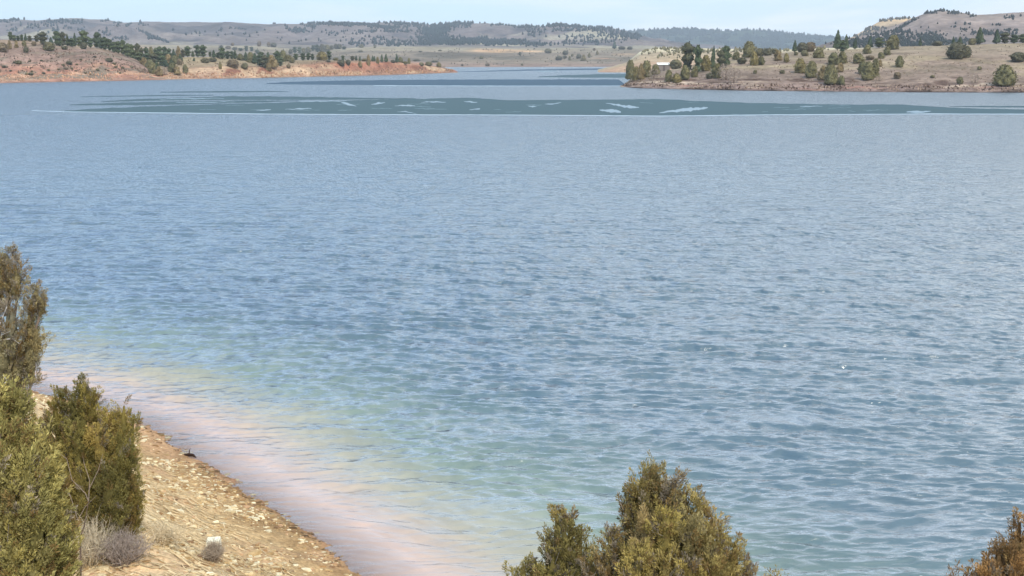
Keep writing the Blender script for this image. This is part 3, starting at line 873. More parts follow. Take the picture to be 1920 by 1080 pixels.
# ------------------------------------------------------------------ distant trees
def crown_mesh(kind, seed):
    """unit tree: height 1, width 1"""
    rng = np.random.default_rng(seed)
    V, F, C = [], [], []
    n0 = 0

    def prof(h):
        if kind == 'juniper':
            return np.sqrt(np.clip(1 - ((h - 0.33) / 0.70) ** 2, 0, 1)) * (1.0 - 0.35 * np.clip(h - 0.4, 0, 1)) * np.clip(h / 0.10 + 0.45, 0, 1)
        if kind == 'round':
            return np.sqrt(np.clip(1 - ((h - 0.45) / 0.56) ** 2, 0, 1))
        if kind == 'conifer':
            return np.clip((1.02 - h) * 0.98, 0, 1) ** 0.85 * np.clip((h - 0.05) / 0.12, 0, 1)
        if kind == 'pine':
            return np.sqrt(np.clip(1 - ((h - 0.55) / 0.47) ** 2, 0, 1)) * (0.75 + 0.25 * np.sin(h * 19 + seed))
        return np.sqrt(np.clip(1 - ((h - 0.5) / 0.52) ** 2, 0, 1))
    if kind != 'bare':
        nh, na = 22, 20
        h = np.linspace(0.03 if kind in ('juniper', 'round') else 0.12, 0.985, nh)
        a = np.linspace(0, 2 * np.pi, na + 1)
        Hh, A = np.meshgrid(h, a, indexing='ij')
        nz = fbm(np.cos(A) * 2.2 + seed, Hh * (9 if kind == 'pine' else 5) + np.sin(A) * 2.2, seed, 3)
        lump = 0.6 if kind == 'juniper' else (0.9 if kind == 'pine' else 0.5)
        R = 0.5 * prof(Hh) * (1 + lump * (nz - 0.55) * 2) * 0.86
        v = np.stack([R * np.cos(A), R * np.sin(A), Hh], -1).reshape(-1, 3)
        V.append(v); F.append(grid_faces(nh, na + 1)); C.append(np.repeat((0.75 + 0.5 * nz).reshape(-1, 1), 3, 1)); n0 += len(v)
    # leaf tufts over the surface
    nl = {'juniper': 900, 'round': 900, 'conifer': 900, 'pine': 1100, 'bare': 700}[kind]
    h = rng.uniform(0.02, 1.0, nl * 3)
    keep = rng.uniform(0, 1, nl * 3) < np.clip(prof(h) + 0.15, 0, 1)
    h = h[keep][:nl]
    a = rng.uniform(0, 2 * np.pi, len(h))
    nz = fbm(np.cos(a) * 2.2 + seed, h * (9 if kind == 'pine' else 5) + np.sin(a) * 2.2, seed, 3)
    lump = 0.6 if kind == 'juniper' else (0.9 if kind == 'pine' else 0.5)
    R = 0.5 * prof(h) * (1 + lump * (nz - 0.55) * 2) * rng.uniform(0.72, 1.06, len(h))
    c = np.stack([R * np.cos(a), R * np.sin(a), h], -1)
    out = np.stack([np.cos(a), np.sin(a), np.full_like(a, 0.8 if kind == 'juniper' else 0.3)], -1)
    out /= np.linalg.norm(out, axis=1, keepdims=True)
    out = out + rng.normal(0, 0.45, out.shape)
    out /= np.linalg.norm(out, axis=1, keepdims=True)
    sd = np.cross(out, rng.normal(0, 1, out.shape)); sd /= np.linalg.norm(sd, axis=1, keepdims=True)
    ln = rng.uniform(0.03, 0.085, (len(h), 1)); wd = ln * rng.uniform(0.3, 0.6, (len(h), 1))
    if kind == 'bare':
        wd = ln * 0.14; ln = ln * 2.4
    q = np.stack([c - out * ln * 0.4, c + sd * wd, c + out * ln, c - sd * wd], 1)
    V.append(q.reshape(-1, 3)); idx = np.arange(len(h) * 4).reshape(-1, 4) + n0
    F.append(idx); C.append(np.repeat(np.repeat(rng.uniform(0.65, 1.3, (len(h), 1)), 3, 1), 4, 0))
    return np.concatenate(V), F, np.concatenate(C)


CROWN_COL = {
    'juniper': [(86, 82, 58), (94, 86, 58), (80, 78, 56), (98, 86, 62)],
    'round': [(72, 70, 56), (84, 80, 60), (90, 80, 64)],
    'conifer': [(64, 74, 58), (68, 76, 58), (62, 72, 60)],
    'pine': [(68, 76, 56), (74, 80, 58), (64, 72, 56), (70, 70, 54)],
    'bare': [(132, 120, 106), (120, 108, 98)],
}
PROTO = {}


def proto(kind, k):
    key = (kind, k)
    if key not in PROTO:
        V, F, C = crown_mesh(kind, 100 + 13 * k + len(kind))
        col = np.array(srgb(*CROWN_COL[kind][k % len(CROWN_COL[kind])]))
        me = mesh_np("crown", V, F, M_CROWN, None, C * col * (1.45 if kind in ('pine', 'conifer') else 1.6), True)
        mb = MB()
        mb.tube([(0, 0, -0.12), (0.01, 0, 0.1), (0.0, 0.01, 0.35), (0.01, 0, 0.8)], [0.045, 0.035, 0.025, 0.006], 6, srgb(92, 78, 66))
        for j in range(6):
            h0 = 0.12 + 0.1 * j
            aa = j * 2.4 + k
            mb.tube([(0, 0, h0), (0.15 * math.cos(aa), 0.15 * math.sin(aa), h0 + 0.06), (0.33 * math.cos(aa), 0.33 * math.sin(aa), h0 + 0.14)], [0.014, 0.01, 0.004], 4, srgb(92, 78, 66))
        tk = mb.build("trunk", M_BARK)
        dm, dt = me.data, tk.data
        bpy.data.objects.remove(me); bpy.data.objects.remove(tk)
        PROTO[key] = (dm, dt)
    return PROTO[key]


NAMES = {'juniper': ("juniper_tree", "juniper"), 'round': ("juniper_shrub", "shrub"), 'conifer': ("conifer_tree", "conifer"),
         'pine': ("pine_tree", "pine tree"), 'bare': ("bare_shrub", "bare shrub")}
tree_n = 0


def tree(terr, cx, top, base, w, kind, label, group, var=None):
    """stand a tree where the ground is seen at (cx, base)"""
    global tree_n
    b = base
    hit = None
    for _ in range(60):
        hit = cast(terr, cx, b)
        if hit is not None and not (hit[1] > 6000):
            break
        b += 0.5
    if hit is None:
        return None
    sc = hit[1] / FPX / rdir(cx, base)[1]
    tree_n += 1
    k = (tree_n * 7 + int(cx)) % 5 if var is None else var
    dm, dt = proto(kind, k)
    hgt = max((b - top), 2.0) * sc * 1.03
    wid = w * sc * 1.06
    nm, cat = NAMES[kind]
    e = empty(nm, (hit[0], hit[1], hit[2] - 0.02 * hgt), (tree_n * 1.7) % 6.28)
    tag(e, label, cat, group)
    for nme, d in (("crown", dm), ("trunk", dt)):
        o = bpy.data.objects.new(nme, d)
        COL.objects.link(o)
        o.parent = e
        o.scale = (wid, wid, hgt)
    return e


G_PT = "junipers and pines on the grassy point"
RS = "right_shore"
for row in [
    (1182, 113, 149, 18, 'juniper', "dark juniper standing nearest the tip of the point"),
    (1192, 125, 151, 15, 'juniper', "low green juniper just right of the one at the tip of the point"),
    (1202, 120, 149, 14, 'juniper', "juniper squeezed in the middle of the clump on the tip"),
    (1212, 114, 145, 21, 'juniper', "broad tall juniper at the right of the clump on the tip"),
    (1229, 121, 140, 16, 'juniper', "dark juniper left of the white shed roof"),
    (1226, 130, 147, 17, 'bare', "pale leafless shrub below the white shed"),
    (1267, 112, 128, 22, 'round', "round dark juniper ball right of the white shed"),
    (1254, 131, 153, 14, 'juniper', "grey green juniper standing low above the bank below the shed"),
    (1268, 138, 155, 17, 'juniper', "squat juniper lowest on the bank near the point"),
    (1284, 123, 149, 18, 'juniper', "rounded juniper at the foot of the tallest spreading pine"),
    (1303, 124, 145, 13, 'juniper', "small juniper tucked right under the tallest spreading pine"),
    (1289, 81, 138, 25, 'pine', "tallest spreading pine with open flat topped crown on the point"),
    (1308, 86, 138, 20, 'pine', "slightly lower pine leaning against the tallest spreading pine"),
    (1323, 104, 133, 19, 'juniper', "olive juniper right of the two spreading pines"),
    (1336, 93, 131, 12, 'conifer', "slim pointed conifer between the spreading pines and the bright green pine"),
    (1351, 95, 129, 16, 'pine', "dark left half of the pair of green pines above the bare shrubs"),
    (1361, 87, 127, 18, 'pine', "bright green pine with a pointed top above the bare shrubs"),
    (1344, 119, 147, 18, 'juniper', "very dark juniper low in front of the green pines"),
    (1330, 137, 148, 12, 'round', "small brown shrub at the left foot of the very dark juniper"),
    (1361, 121, 150, 26, 'bare', "pale grey leafless shrub right of the very dark juniper"),
    (1376, 127, 156, 24, 'bare', "wide pinkish leafless thicket on the bank below the dark pines"),
    (1381, 97, 112, 14, 'juniper', "dark juniper at the left foot of the big olive cone juniper"),
    (1404, 78, 108, 25, 'juniper', "big olive cone shaped juniper on the skyline of the point"),
    (1413, 97, 123, 15, 'juniper', "pointed juniper just below the big olive cone juniper"),
    (1427, 106, 122, 13, 'juniper', "small squat juniper beside the pointed one below the big cone"),
    (1391, 108, 120, 16, 'round', "low reddish brown shrub left of the pointed juniper"),
    (1425, 91, 105, 16, 'round', "green bush directly right of the big olive cone juniper"),
    (1439, 91, 104, 16, 'round', "second green bush right of the big olive cone juniper"),
    (1453, 91, 101, 12, 'round', "small dark bush on the crest left of the lone green conifer"),
    (1458, 95, 114, 15, 'juniper', "brownish juniper below the small dark crest bush"),
    (1474, 100, 117, 10, 'juniper', "narrow juniper alone below the crest"),
    (1490, 76, 98, 12, 'conifer', "lone dark green pointed conifer on the crest"),
    (1504, 80, 98, 18, 'round', "left bush of the rounded pair right of the lone green conifer"),
    (1519, 79, 97, 19, 'round', "right bush of the rounded pair right of the lone green conifer"),
    (1509, 94, 105, 13, 'round', "little dark bush below the rounded pair"),
    (1492, 97, 104, 7, 'round', "tiny bush below the lone green conifer"),
    (1536, 89, 109, 20, 'juniper', "neat beehive shaped juniper just under the crest"),
    (1500, 110, 137, 22, 'juniper', "beehive shaped juniper on the open middle slope"),
    (1521, 115, 146, 22, 'juniper', "pointed grey juniper right of the beehive one on the slope"),
    (1543, 124, 150, 18, 'juniper', "left side of the bulky grey juniper pair near the bank"),
    (1557, 121, 158, 26, 'juniper', "bulkiest grey juniper low on the slope near the bank"),
    (1563, 99, 121, 20, 'juniper', "left juniper of the merged pair below the tall conifers"),
    (1579, 97, 119, 17, 'juniper', "right juniper of the merged pair below the tall conifers"),
    (1575, 118, 135, 14, 'juniper', "small juniper peeking out behind the bulkiest grey juniper"),
    (1577, 142, 159, 12, 'juniper', "lone small grey juniper at the top of the bank"),
    (1608, 100, 118, 21, 'juniper', "rounded brown green juniper right of the merged pair"),
    (1592, 104, 116, 10, 'bare', "thin dry shrub left of the rounded brown green juniper"),
    (1570, 57, 94, 18, 'conifer', "tallest dark conifer breaking the skyline"),
    (1586, 66, 94, 14, 'conifer', "second tall conifer right of the tallest dark one"),
    (1579, 76, 98, 15, 'pine', "olive pine between and below the two tall conifers"),
    (1603, 71, 92, 11, 'conifer', "third and smallest of the tall skyline conifers"),
    (1626, 84, 101, 15, 'juniper', "dark juniper below the crest left of the sharp topped one"),
    (1631, 68, 91, 12, 'conifer', "dark blue green conifer behind the crest"),
    (1648, 71, 89, 16, 'pine', "faint olive pine behind the crest left of the sharp topped juniper"),
    (1675, 66, 93, 23, 'juniper', "sharp topped large juniper standing on the crest"),
    (1663, 88, 104, 14, 'juniper', "olive juniper at the lower left of the sharp topped one"),
    (1651, 98, 110, 12, 'juniper', "small pale juniper lower left of the olive one"),
    (1631, 104, 112, 15, 'round', "flat dark bush low on the grass under the crest"),
    (1650, 112, 125, 8, 'juniper', "tiny upright juniper right of the big twin junipers"),
    (1617, 116, 138, 17, 'juniper', "left shoulder juniper of the big twin clump on the mid slope"),
    (1627, 116, 150, 24, 'juniper', "biggest juniper of the twin clump on the mid slope"),
    (1641, 110, 145, 15, 'juniper', "pointed right juniper of the twin clump on the mid slope"),
    (1686, 105, 126, 14, 'juniper', "lone dark egg shaped juniper in open grass"),
    (1698, 98, 108, 5, 'bare', "tiny pale dry plant right above the egg shaped juniper"),
    (1682, 135, 148, 13, 'round', "small round bush below the egg shaped juniper"),
    (1648, 142, 152, 12, 'bare', "small brown dry shrub above the red bank"),
    (1725, 71, 86, 8, 'conifer', "small dark conifer alone behind the crest in front of the right hill"),
    (1757, 77, 86, 18, 'round', "low green thicket on the crest left of the wide dark juniper"),
    (1787, 69, 84, 9, 'conifer', "slim olive conifer behind the wide dark juniper"),
    (1799, 69, 86, 13, 'conifer', "dark conifer behind the wide dark juniper"),
    (1793, 80, 110, 34, 'round', "widest darkest juniper lying low on the open slope"),
    (1811, 87, 108, 18, 'round', "right lobe bush grown onto the widest dark juniper"),
    (1781, 93, 106, 14, 'round', "left lobe bush grown onto the widest dark juniper"),
    (1823, 72, 82, 14, 'round', "low bush at the left foot of the broad pointed pine"),
    (1836, 52, 82, 21, 'conifer', "broad pointed pine on the crest near the right"),
    (1868, 56, 80, 17, 'conifer', "leftmost and tallest tree of the dark row at the right edge"),
    (1884, 61, 80, 18, 'pine', "second tree of the dark row at the right edge"),
    (1901, 65, 80, 19, 'pine', "third tree of the dark row at the right edge"),
    (1918, 64, 80, 20, 'pine', "last tree of the dark row cut by the right edge"),
    (1908, 98, 116, 27, 'round', "low dark oval bush at the right edge of the slope"),
    (1882, 122, 161, 39, 'juniper', "largest dome shaped juniper near the water at the right"),
    (1800, 144, 158, 12, 'round', "small purplish dark bush above the bank"),
    (1828, 140, 156, 16, 'bare', "pale leafless shrub right of the purplish bush"),
    (1836, 124, 131, 8, 'round', "tiny dark bush in open grass above the pale leafless shrub"),
    (1416, 131, 138, 7, 'round', "tiny dark bush on the slope above the bank thicket"),
    (1467, 131, 138, 10, 'round', "tiny flat bush left of the open slope beehive juniper"),
    (1338, 86, 101, 8, 'conifer', "dark spire showing above the cream rocks"),
    (1748, 141, 146, 8, 'round', "faint tuft of brush right of the small round bush"),
]:
    tree(RS, row[0], row[1], row[2], row[3], row[4], row[5], G_PT)

# left shore: bluff top grove and terrace trees
G_BL = "pines and junipers on the red bluff"
for row in [
    (4, 80, 97, 20, 'round', "dark bush cut by the left edge on the bluff"),
    (18, 76, 92, 8, 'juniper', "pale slim juniper leftmost on the bluff face"),
    (31, 76, 90, 7, 'juniper', "second slim juniper on the bluff face"),
    (46, 76, 87, 8, 'juniper', "third small juniper on the bluff face below the grove"),
    (49, 88, 99, 9, 'round', "lowest dark bush on the upper bluff face"),
    (64, 78, 86, 9, 'round', "lone round bush on the pale crest of the bluff"),
    (20, 60, 76, 9, 'pine', "leftmost pine of the grove on the bluff crest"),
    (81, 60, 84, 17, 'pine', "broad tall pine right of the low crest row"),
    (92, 79, 95, 21, 'round', "wide dark bush hanging over the bluff edge"),
    (157, 80, 92, 12, 'round', "dark reddish bush under the tall pine on the bluff edge"),
    (158, 58, 88, 18, 'pine', "tallest pine of the bluff grove"),
    (182, 61, 90, 16, 'pine', "dark tall pine right of the tallest one on the bluff"),
    (121, 86, 93, 11, 'round', "small rust tinged bush on the bluff edge"),
]:
    tree("red_bluff", row[0], row[1], row[2], row[3], row[4], row[5], G_BL)
for cx, top, base, w in [(27, 66, 77, 9), (34, 67, 77, 8), (41, 65, 77, 8), (48, 62, 77, 7), (56, 67, 78, 9), (69, 66, 79, 9), (96, 70, 88, 12), (107, 59, 86, 13), (118, 61, 87, 14),
                         (127, 64, 87, 10), (135, 72, 88, 15), (141, 62, 87, 9), (148, 70, 88, 9), (170, 72, 90, 10), (197, 70, 94, 17), (206, 74, 96, 12), (214, 79, 99, 12), (222, 78, 101, 12),
                         (231, 75, 104, 13), (112, 68, 87, 10), (190, 68, 92, 11), (240, 82, 108, 14)]:
    tree("red_bluff", cx, top, base, w, random.choice(['pine', 'pine', 'conifer']), "dark pine in the row along the crest of the red bluff", "crest pines on the red bluff")
for cx, top, base, w in [(248, 84, 108, 13), (258, 82, 106, 12), (266, 90, 108, 11), (275, 89, 108, 12), (284, 88, 107, 10), (293, 90, 107, 11), (300, 88, 108, 12), (310, 88, 108, 13), (318, 91, 107, 10),
                         (326, 92, 108, 11), (335, 87, 107, 9), (343, 93, 107, 10), (352, 87, 106, 14), (362, 95, 106, 8), (371, 85, 106, 13), (381, 85, 107, 16), (394, 97, 107, 7), (401, 94, 108, 11),
                         (262, 98, 118, 17), (276, 100, 121, 18), (290, 101, 124, 17), (304, 104, 124, 18), (316, 102, 120, 16), (328, 104, 120, 15), (338, 101, 116, 12), (270, 108, 126, 15),
                         (282, 112, 131, 16), (294, 114, 131, 14), (252, 94, 113, 14), (409, 99, 109, 10), (417, 90, 111, 14), (427, 96, 111, 10), (435, 96, 111, 10), (441, 94, 111, 9),
                         (451, 101, 113, 12), (461, 98, 114, 13), (470, 98, 117, 14), (478, 100, 120, 16), (488, 102, 124, 17), (497, 104, 128, 16), (510, 104, 127, 18), (490, 98, 118, 14),
                         (503, 98, 116, 13), (520, 96, 120, 16), (531, 95, 115, 14), (541, 103, 115, 13), (526, 108, 124, 13), (515, 110, 125, 12), (322, 111, 130, 18), (311, 112, 126, 14)]:
    tree("left_terrace", cx, top, base, w, random.choice(['pine', 'pine', 'conifer', 'juniper']), "dark pine in the dense grove behind the red bluff and along the terrace", "dense pine grove on the left shore")
G_TE = "junipers scattered on the left terrace"
for row in [
    (287, 117, 138, 15, 'juniper', "grey green juniper low in the gully right of the red bluff"),
    (298, 125, 142, 13, 'juniper', "second juniper low in the gully near the water"),
    (309, 126, 141, 12, 'bare', "pale brushy shrub at the mouth of the gully"),
    (323, 118, 135, 16, 'juniper', "dark juniper on the right flank of the gully"),
    (332, 124, 140, 13, 'juniper', "lowest dark juniper on the right flank of the gully"),
    (347, 121, 137, 10, 'juniper', "lone pointed juniper just right of the gully"),
    (337, 110, 122, 10, 'round', "rust tinged bush at the grove edge above the gully"),
    (364, 108, 115, 6, 'conifer', "tiny pointed conifer on the terrace grass"),
    (385, 109, 118, 15, 'round', "dark bush on the terrace right of the tiny conifer"),
    (399, 108, 116, 13, 'round', "dark bush touching the grove above the cream bank"),
    (413, 116, 129, 6, 'juniper', "pale slim juniper at the top of the cream bank"),
    (437, 112, 127, 21, 'round', "large round bush above the cream bank"),
    (459, 118, 129, 12, 'round', "smaller round bush right of the large one above the cream bank"),
    (504, 117, 133, 11, 'juniper', "pointed juniper lowest where the grove meets the bank"),
    (541, 120, 128, 7, 'round', "small bush at the left end of the red bank"),
    (548, 108, 118, 10, 'round', "dark bush at the right end of the dense grove"),
    (555, 101, 113, 10, 'pine', "pine behind the terrace just past the dense grove"),
    (568, 100, 113, 12, 'pine', "second pine past the dense grove"),
    (578, 99, 113, 9, 'pine', "third pine past the dense grove"),
    (586, 101, 113, 8, 'pine', "thin fourth pine past the dense grove"),
    (603, 97, 113, 20, 'juniper', "broad cone shaped tree on the terrace crest"),
    (617, 96, 113, 11, 'pine', "pine against the right side of the broad cone shaped tree"),
    (616, 113, 117, 7, 'round', "faint bush on the green terrace strip"),
    (630, 108, 113, 10, 'round', "low brush between the broad cone tree and the next pines"),
    (643, 104, 116, 8, 'pine', "pine standing behind the paired dark bushes"),
    (640, 112, 124, 14, 'round', "left and larger of the paired dark bushes above the red bank"),
    (653, 112, 122, 9, 'round', "right and smaller of the paired dark bushes above the red bank"),
    (661, 105, 114, 9, 'pine', "wide pine right of the paired dark bushes"),
    (668, 104, 114, 6, 'conifer', "narrow conifer beside the wide pine"),
    (675, 105, 115, 6, 'conifer', "spire conifer above the bush at the bank edge"),
    (675, 115, 126, 8, 'juniper', "round topped juniper overhanging the red bank"),
    (684, 110, 115, 10, 'round', "low dark brush on the terrace edge"),
    (691, 103, 123, 7, 'juniper', "tall narrow juniper at the edge of the red bank"),
    (699, 104, 115, 7, 'conifer', "left conifer of the close pair above the red bank"),
    (702, 105, 115, 6, 'conifer', "right conifer of the close pair above the red bank"),
    (708, 107, 119, 6, 'juniper', "slim juniper before the reddest part of the bank"),
    (716, 102, 117, 7, 'conifer', "pointed conifer left of the tallest spire"),
    (724, 101, 117, 9, 'conifer', "tallest spire above the reddest bank"),
    (744, 101, 118, 8, 'conifer', "tall spire near the right end of the terrace"),
    (751, 107, 117, 8, 'juniper', "juniper leaning on the right end spire"),
    (737, 112, 118, 8, 'round', "low bush left of the right end spire"),
    (759, 115, 120, 12, 'round', "flat bush sloping down from the right end spire"),
    (767, 109, 120, 5, 'juniper', "tiny lone juniper past the right end spire"),
    (790, 117, 124, 9, 'round', "grey bush left of the paired end bushes"),
    (803, 116, 124, 13, 'round', "wide dark bush near the end of the left shore"),
    (823, 117, 126, 9, 'juniper', "last peaked bush on the end of the left shore"),
    (832, 122, 128, 7, 'bare', "straggly shrub on the end of the left shore"),
]:
    tree("left_terrace", row[0], row[1], row[2], row[3], row[4], row[5], G_TE)

# shrubs dotted over the bluff face
for cx, by_, w in [(78, 115, 6), (55, 116, 5), (35, 120, 12), (118, 123, 6), (130, 121, 11), (144, 122, 5), (123, 130, 6), (135, 130, 5), (82, 139, 7), (91, 133, 6), (58, 141, 9), (50, 140, 6),
                   (60, 135, 5), (142, 134, 5), (205, 116, 13), (214, 121, 7), (217, 127, 6), (230, 128, 6), (183, 132, 6), (178, 108, 6), (152, 113, 5), (110, 131, 5), (160, 138, 5), (20, 134, 5),
                   (8, 127, 8), (247, 127, 6), (198, 131, 4), (170, 140, 4), (27, 118, 6), (97, 110, 4), (190, 120, 5), (225, 138, 5)]:
    tree("red_bluff", cx, by_ - w * 0.55, by_, w, 'round', "small dark sagebrush tuft on the face of the red bluff", "sagebrush tufts on the red bluff")

# bushes on the plain over the bay
G_PL = "bushes on the plain beyond the bay"
for row in [
    (1028, 91, 100, 12, 'round', "wide dark bush high on the plain beyond the bay"),
    (975, 97, 104, 5, 'round', "tiny dark bush on the plain left of the wide one"),
    (1060, 95, 103, 10, 'round', "dark bush at the top of the slanting line of bushes"),
    (1048, 105, 113, 13, 'round', "low spreading bush at the bottom of the slanting line"),
    (1059, 104, 110, 7, 'round', "little bush in the middle of the slanting line"),
    (1068, 105, 113, 5, 'juniper', "upright small bush right of the slanting line"),
    (1073, 101, 106, 5, 'round', "dot sized bush above the upright small one"),
    (1085, 101, 110, 9, 'round', "rounded bush left of the dark pair mate on the plain"),
    (1094, 103, 114, 9, 'juniper', "darkest rounded bush on the plain beyond the bay"),
    (1105, 99, 108, 5, 'juniper', "narrow bush right of the darkest one on the plain"),
    (1120, 95, 103, 5, 'juniper', "narrow bush nearer the cream bluff"),
    (1114, 90, 95, 5, 'round', "small bush on the skyline of the plain"),
    (1152, 77, 92, 9, 'conifer', "lone conifer standing on the back edge of the plain"),
    (1166, 87, 93, 12, 'round', "low thicket right of the lone conifer on the plain"),
    (1181, 87, 93, 10, 'round', "low thicket next to the cream rocks"),
    (903, 105, 111, 7, 'round', "small bush on the plain above the bay"),
    (914, 118, 124, 8, 'round', "dark bush close to the water of the bay"),
    (867, 120, 124, 5, 'round', "tiny bush near the water at the left of the bay"),
    (979, 119, 123, 4, 'round', "dot of brush by the water in mid bay"),
    (781, 111, 115, 13, 'round', "long low brush on the plain behind the terrace end"),
    (815, 113, 117, 12, 'round', "dark low brush on the plain behind the last bushes"),
    (703, 84, 90, 5, 'round', "single dark bush on the crest of the plain"),
    (676, 94, 98, 9, 'round', "slanting bush on the left rise of the plain"),
    (788, 95, 98, 7, 'round', "faint bush high on the middle of the plain"),
    (825, 93, 96, 6, 'round', "second faint bush high on the middle of the plain"),
]:
    tree("far_plain", row[0], row[1], row[2], row[3], row[4], row[5], G_PL)
for cx, top, base, w in [(486, 77, 87, 7), (504, 79, 84, 7), (513, 80, 86, 11), (553, 88, 100, 9), (562, 88, 101, 9), (570, 90, 101, 9), (578, 88, 99, 9), (587, 85, 96, 9), (595, 84, 98, 11), (604, 83, 99, 12),
                         (613, 84, 97, 11), (622, 85, 93, 8), (630, 82, 91, 7), (636, 82, 92, 8), (645, 87, 93, 12), (678, 83, 88, 9), (440, 88, 94, 9), (451, 90, 96, 10), (462, 86, 96, 9), (428, 86, 92, 10),
                         (366, 85, 90, 8), (415, 85, 93, 9), (545, 92, 101, 8), (472, 88, 96, 9), (482, 93, 101, 9), (436, 80, 84, 6)]:
    tree("far_plain", cx, top, base, w, random.choice(['pine', 'round']), "dark tree in the loose groves on the plain behind the left terrace", "loose groves on the plain behind the terrace")


# ------------------------------------------------------------------ far woods as stuff
def far_wood(name, terr, items, col, label, seed):
    """items: (px, py, size_px) seeds; one mesh of small jagged crowns"""
    rng = np.random.default_rng(seed)
    V, F, C = [], [], []
    n = 0
    for px, py, s in items:
        h = cast(terr, px, py)
        if h is None:
            continue
        m = 1.35 * s * h[1] / FPX
        k = 7
        a = np.linspace(0, 2 * np.pi, k, endpoint=False) + rng.uniform(0, 1)
        hh = m * rng.uniform(0.9, 1.5)
        rings = []
        for hz, r in ((-0.1, 0.30), (0.25, 0.52), (0.6, 0.36)):
            rr = m * r * rng.uniform(0.7, 1.25, k)
            rings.append(np.stack([h[0] + rr * np.cos(a), h[1] + rr * np.sin(a), np.full(k, h[2] + hz * hh) + rng.uniform(-.05, .05, k) * m], -1))
        rings.append(np.array([[h[0] + rng.uniform(-.08, .08) * m, h[1], h[2] + hh]]))
        v = np.concatenate(rings)
        f = []
        for i in range(2):
            for j in range(k):
                j2 = (j + 1) % k
                f.append((i * k + j, i * k + j2, (i + 1) * k + j2)); f.append((i * k + j, (i + 1) * k + j2, (i + 1) * k + j))
        for j in range(k):
            f.append((2 * k + j, 2 * k + (j + 1) % k, 3 * k))
        V.append(v); F.append(np.array(f) + n); C.append(np.tile(np.array(col) * rng.uniform(0.7, 1.3), (len(v), 1)))
        n += len(v)
    o = mesh_np(name, np.concatenate(V), F, M_CROWN, None, np.concatenate(C), False)
    tag(o, label, "rocks" if "rock" in name else ("brush" if "scrub" in name or "tuft" in name or "brush" in name else "woodland"), kind="stuff")


def patch(rng, cx, cy, rx_, ry_, n, s0=1.8, s1=3.4, slope=0.0):
    out = []
    for _ in range(n):
        u, v = rng.normal(0, 0.5, 2)
        out.append((cx + u * rx_, cy + v * ry_ + slope * u * rx_, rng.uniform(s0, s1)))
    return out


rg = np.random.default_rng(3)
it = []
for p in [(15, 41, 30, 3, 22), (28, 38, 10, 2, 12), (70, 49, 30, 4, 20), (95, 42, 20, 3, 14), (115, 40, 25, 4, 22), (135, 44, 20, 2, 16), (145, 40, 12, 2, 10), (102, 56, 10, 4, 14, 1.8, 3.4, .3),
          (125, 52, 12, 3, 8), (150, 55, 8, 3, 5), (25, 57, 12, 4, 14), (200, 62, 20, 6, 14), (225, 72, 18, 4, 22), (195, 40, 14, 2, 8), (222, 43, 10, 2, 8), (240, 47, 10, 4, 8), (220, 50, 10, 4, 6),
          (265, 46, 10, 3, 8), (280, 66, 22, 2.0, 40, 1.6, 2.8, .45), (305, 76, 14, 2.2, 34, 1.8, 2.8, .3), (285, 72, 12, 3, 24), (325, 58, 4, 3, 3), (412, 58, 6, 2, 4), (445, 54, 24, 1.2, 26, 1.4, 2.2, .05),
          (515, 46, 3, 2, 3), (537, 52, 3, 4, 7), (552, 57, 16, 4, 30), (566, 58, 16, 4, 30), (575, 48, 10, 4, 14), (588, 52, 8, 5, 16), (600, 45, 30, 2, 40), (625, 46, 36, 2.2, 70), (660, 47, 36, 2.6, 70),
          (700, 49, 36, 3, 80, 1.8, 3.2, .1), (735, 52, 30, 2.6, 60), (735, 59, 18, 1.5, 24), (690, 60, 24, 2, 24), (757, 60, 14, 1.6, 16), (745, 44, 40, 3, 50), (770, 46, 30, 5, 50), (790, 52, 26, 5, 60, 1.8, 3.2, .3),
          (810, 62, 26, 9, 200, 2, 3.6), (825, 55, 22, 8, 170, 2, 3.8), (845, 46, 22, 6, 130, 2, 3.6), (858, 42, 14, 3, 30), (820, 74, 36, 6, 170, 2, 3.6), (850, 80, 50, 5, 240, 2, 3.6), (880, 78, 36, 5, 120, 2, 4),
          (905, 76, 26, 5, 60, 2, 3.6), (930, 80, 50, 5, 220, 2, 4), (960, 80, 36, 5, 130, 2, 3.6), (1000, 84, 30, 4, 90, 2, 3.4), (870, 44, 20, 3, 30), (890, 43, 18, 2, 20), (875, 50, 8, 2, 14), (920, 47, 4, 2, 3),
          (950, 47, 30, 2, 40), (985, 50, 26, 4, 70), (1010, 48, 30, 3, 60), (1040, 48, 30, 3, 60), (1060, 47, 26, 3, 60), (1090, 50, 36, 4, 90), (1130, 55, 40, 5, 110), (1070, 57, 60, 3, 60), (1160, 66, 40, 8, 120),
          (1190, 68, 24, 6, 60), (1000, 62, 20, 7, 30), (1090, 70, 50, 6, 40), (1120, 78, 50, 5, 60), (1070, 82, 24, 4, 24), (760, 80, 60, 5, 70), (700, 76, 60, 7, 50), (640, 62, 60, 6, 30), (670, 84, 30, 4, 20),
          (560, 76, 60, 5, 12), (370, 62, 40, 5, 8), (480, 66, 60, 9, 12), (100, 62, 60, 6, 10), (50, 50, 60, 6, 14), (795, 83, 22, 3, 40), (740, 84, 40, 3, 60)]:
    it += patch(rg, *p)
far_wood("far_hill_woods", "far_hills", it, srgb(40, 50, 46), "dark trees dotted over the far lilac hills", 1)

it = []
uu = rg.uniform(1090, 1640, 5200)
for u in uu:
    top = np.interp(u, rx, ry)
    py = rg.uniform(top - 0.5, 93)
    if fbm(u / 26.0, py / 7.0, 200, 3) > 0.58 and py > top + 2:
        continue
    it.append((u, py, rg.uniform(1.8, 3.4)))
far_wood("far_ridge_forest", "distant_ridge", it, srgb(36, 50, 44), "blue green forest covering the horizon ridge", 2)

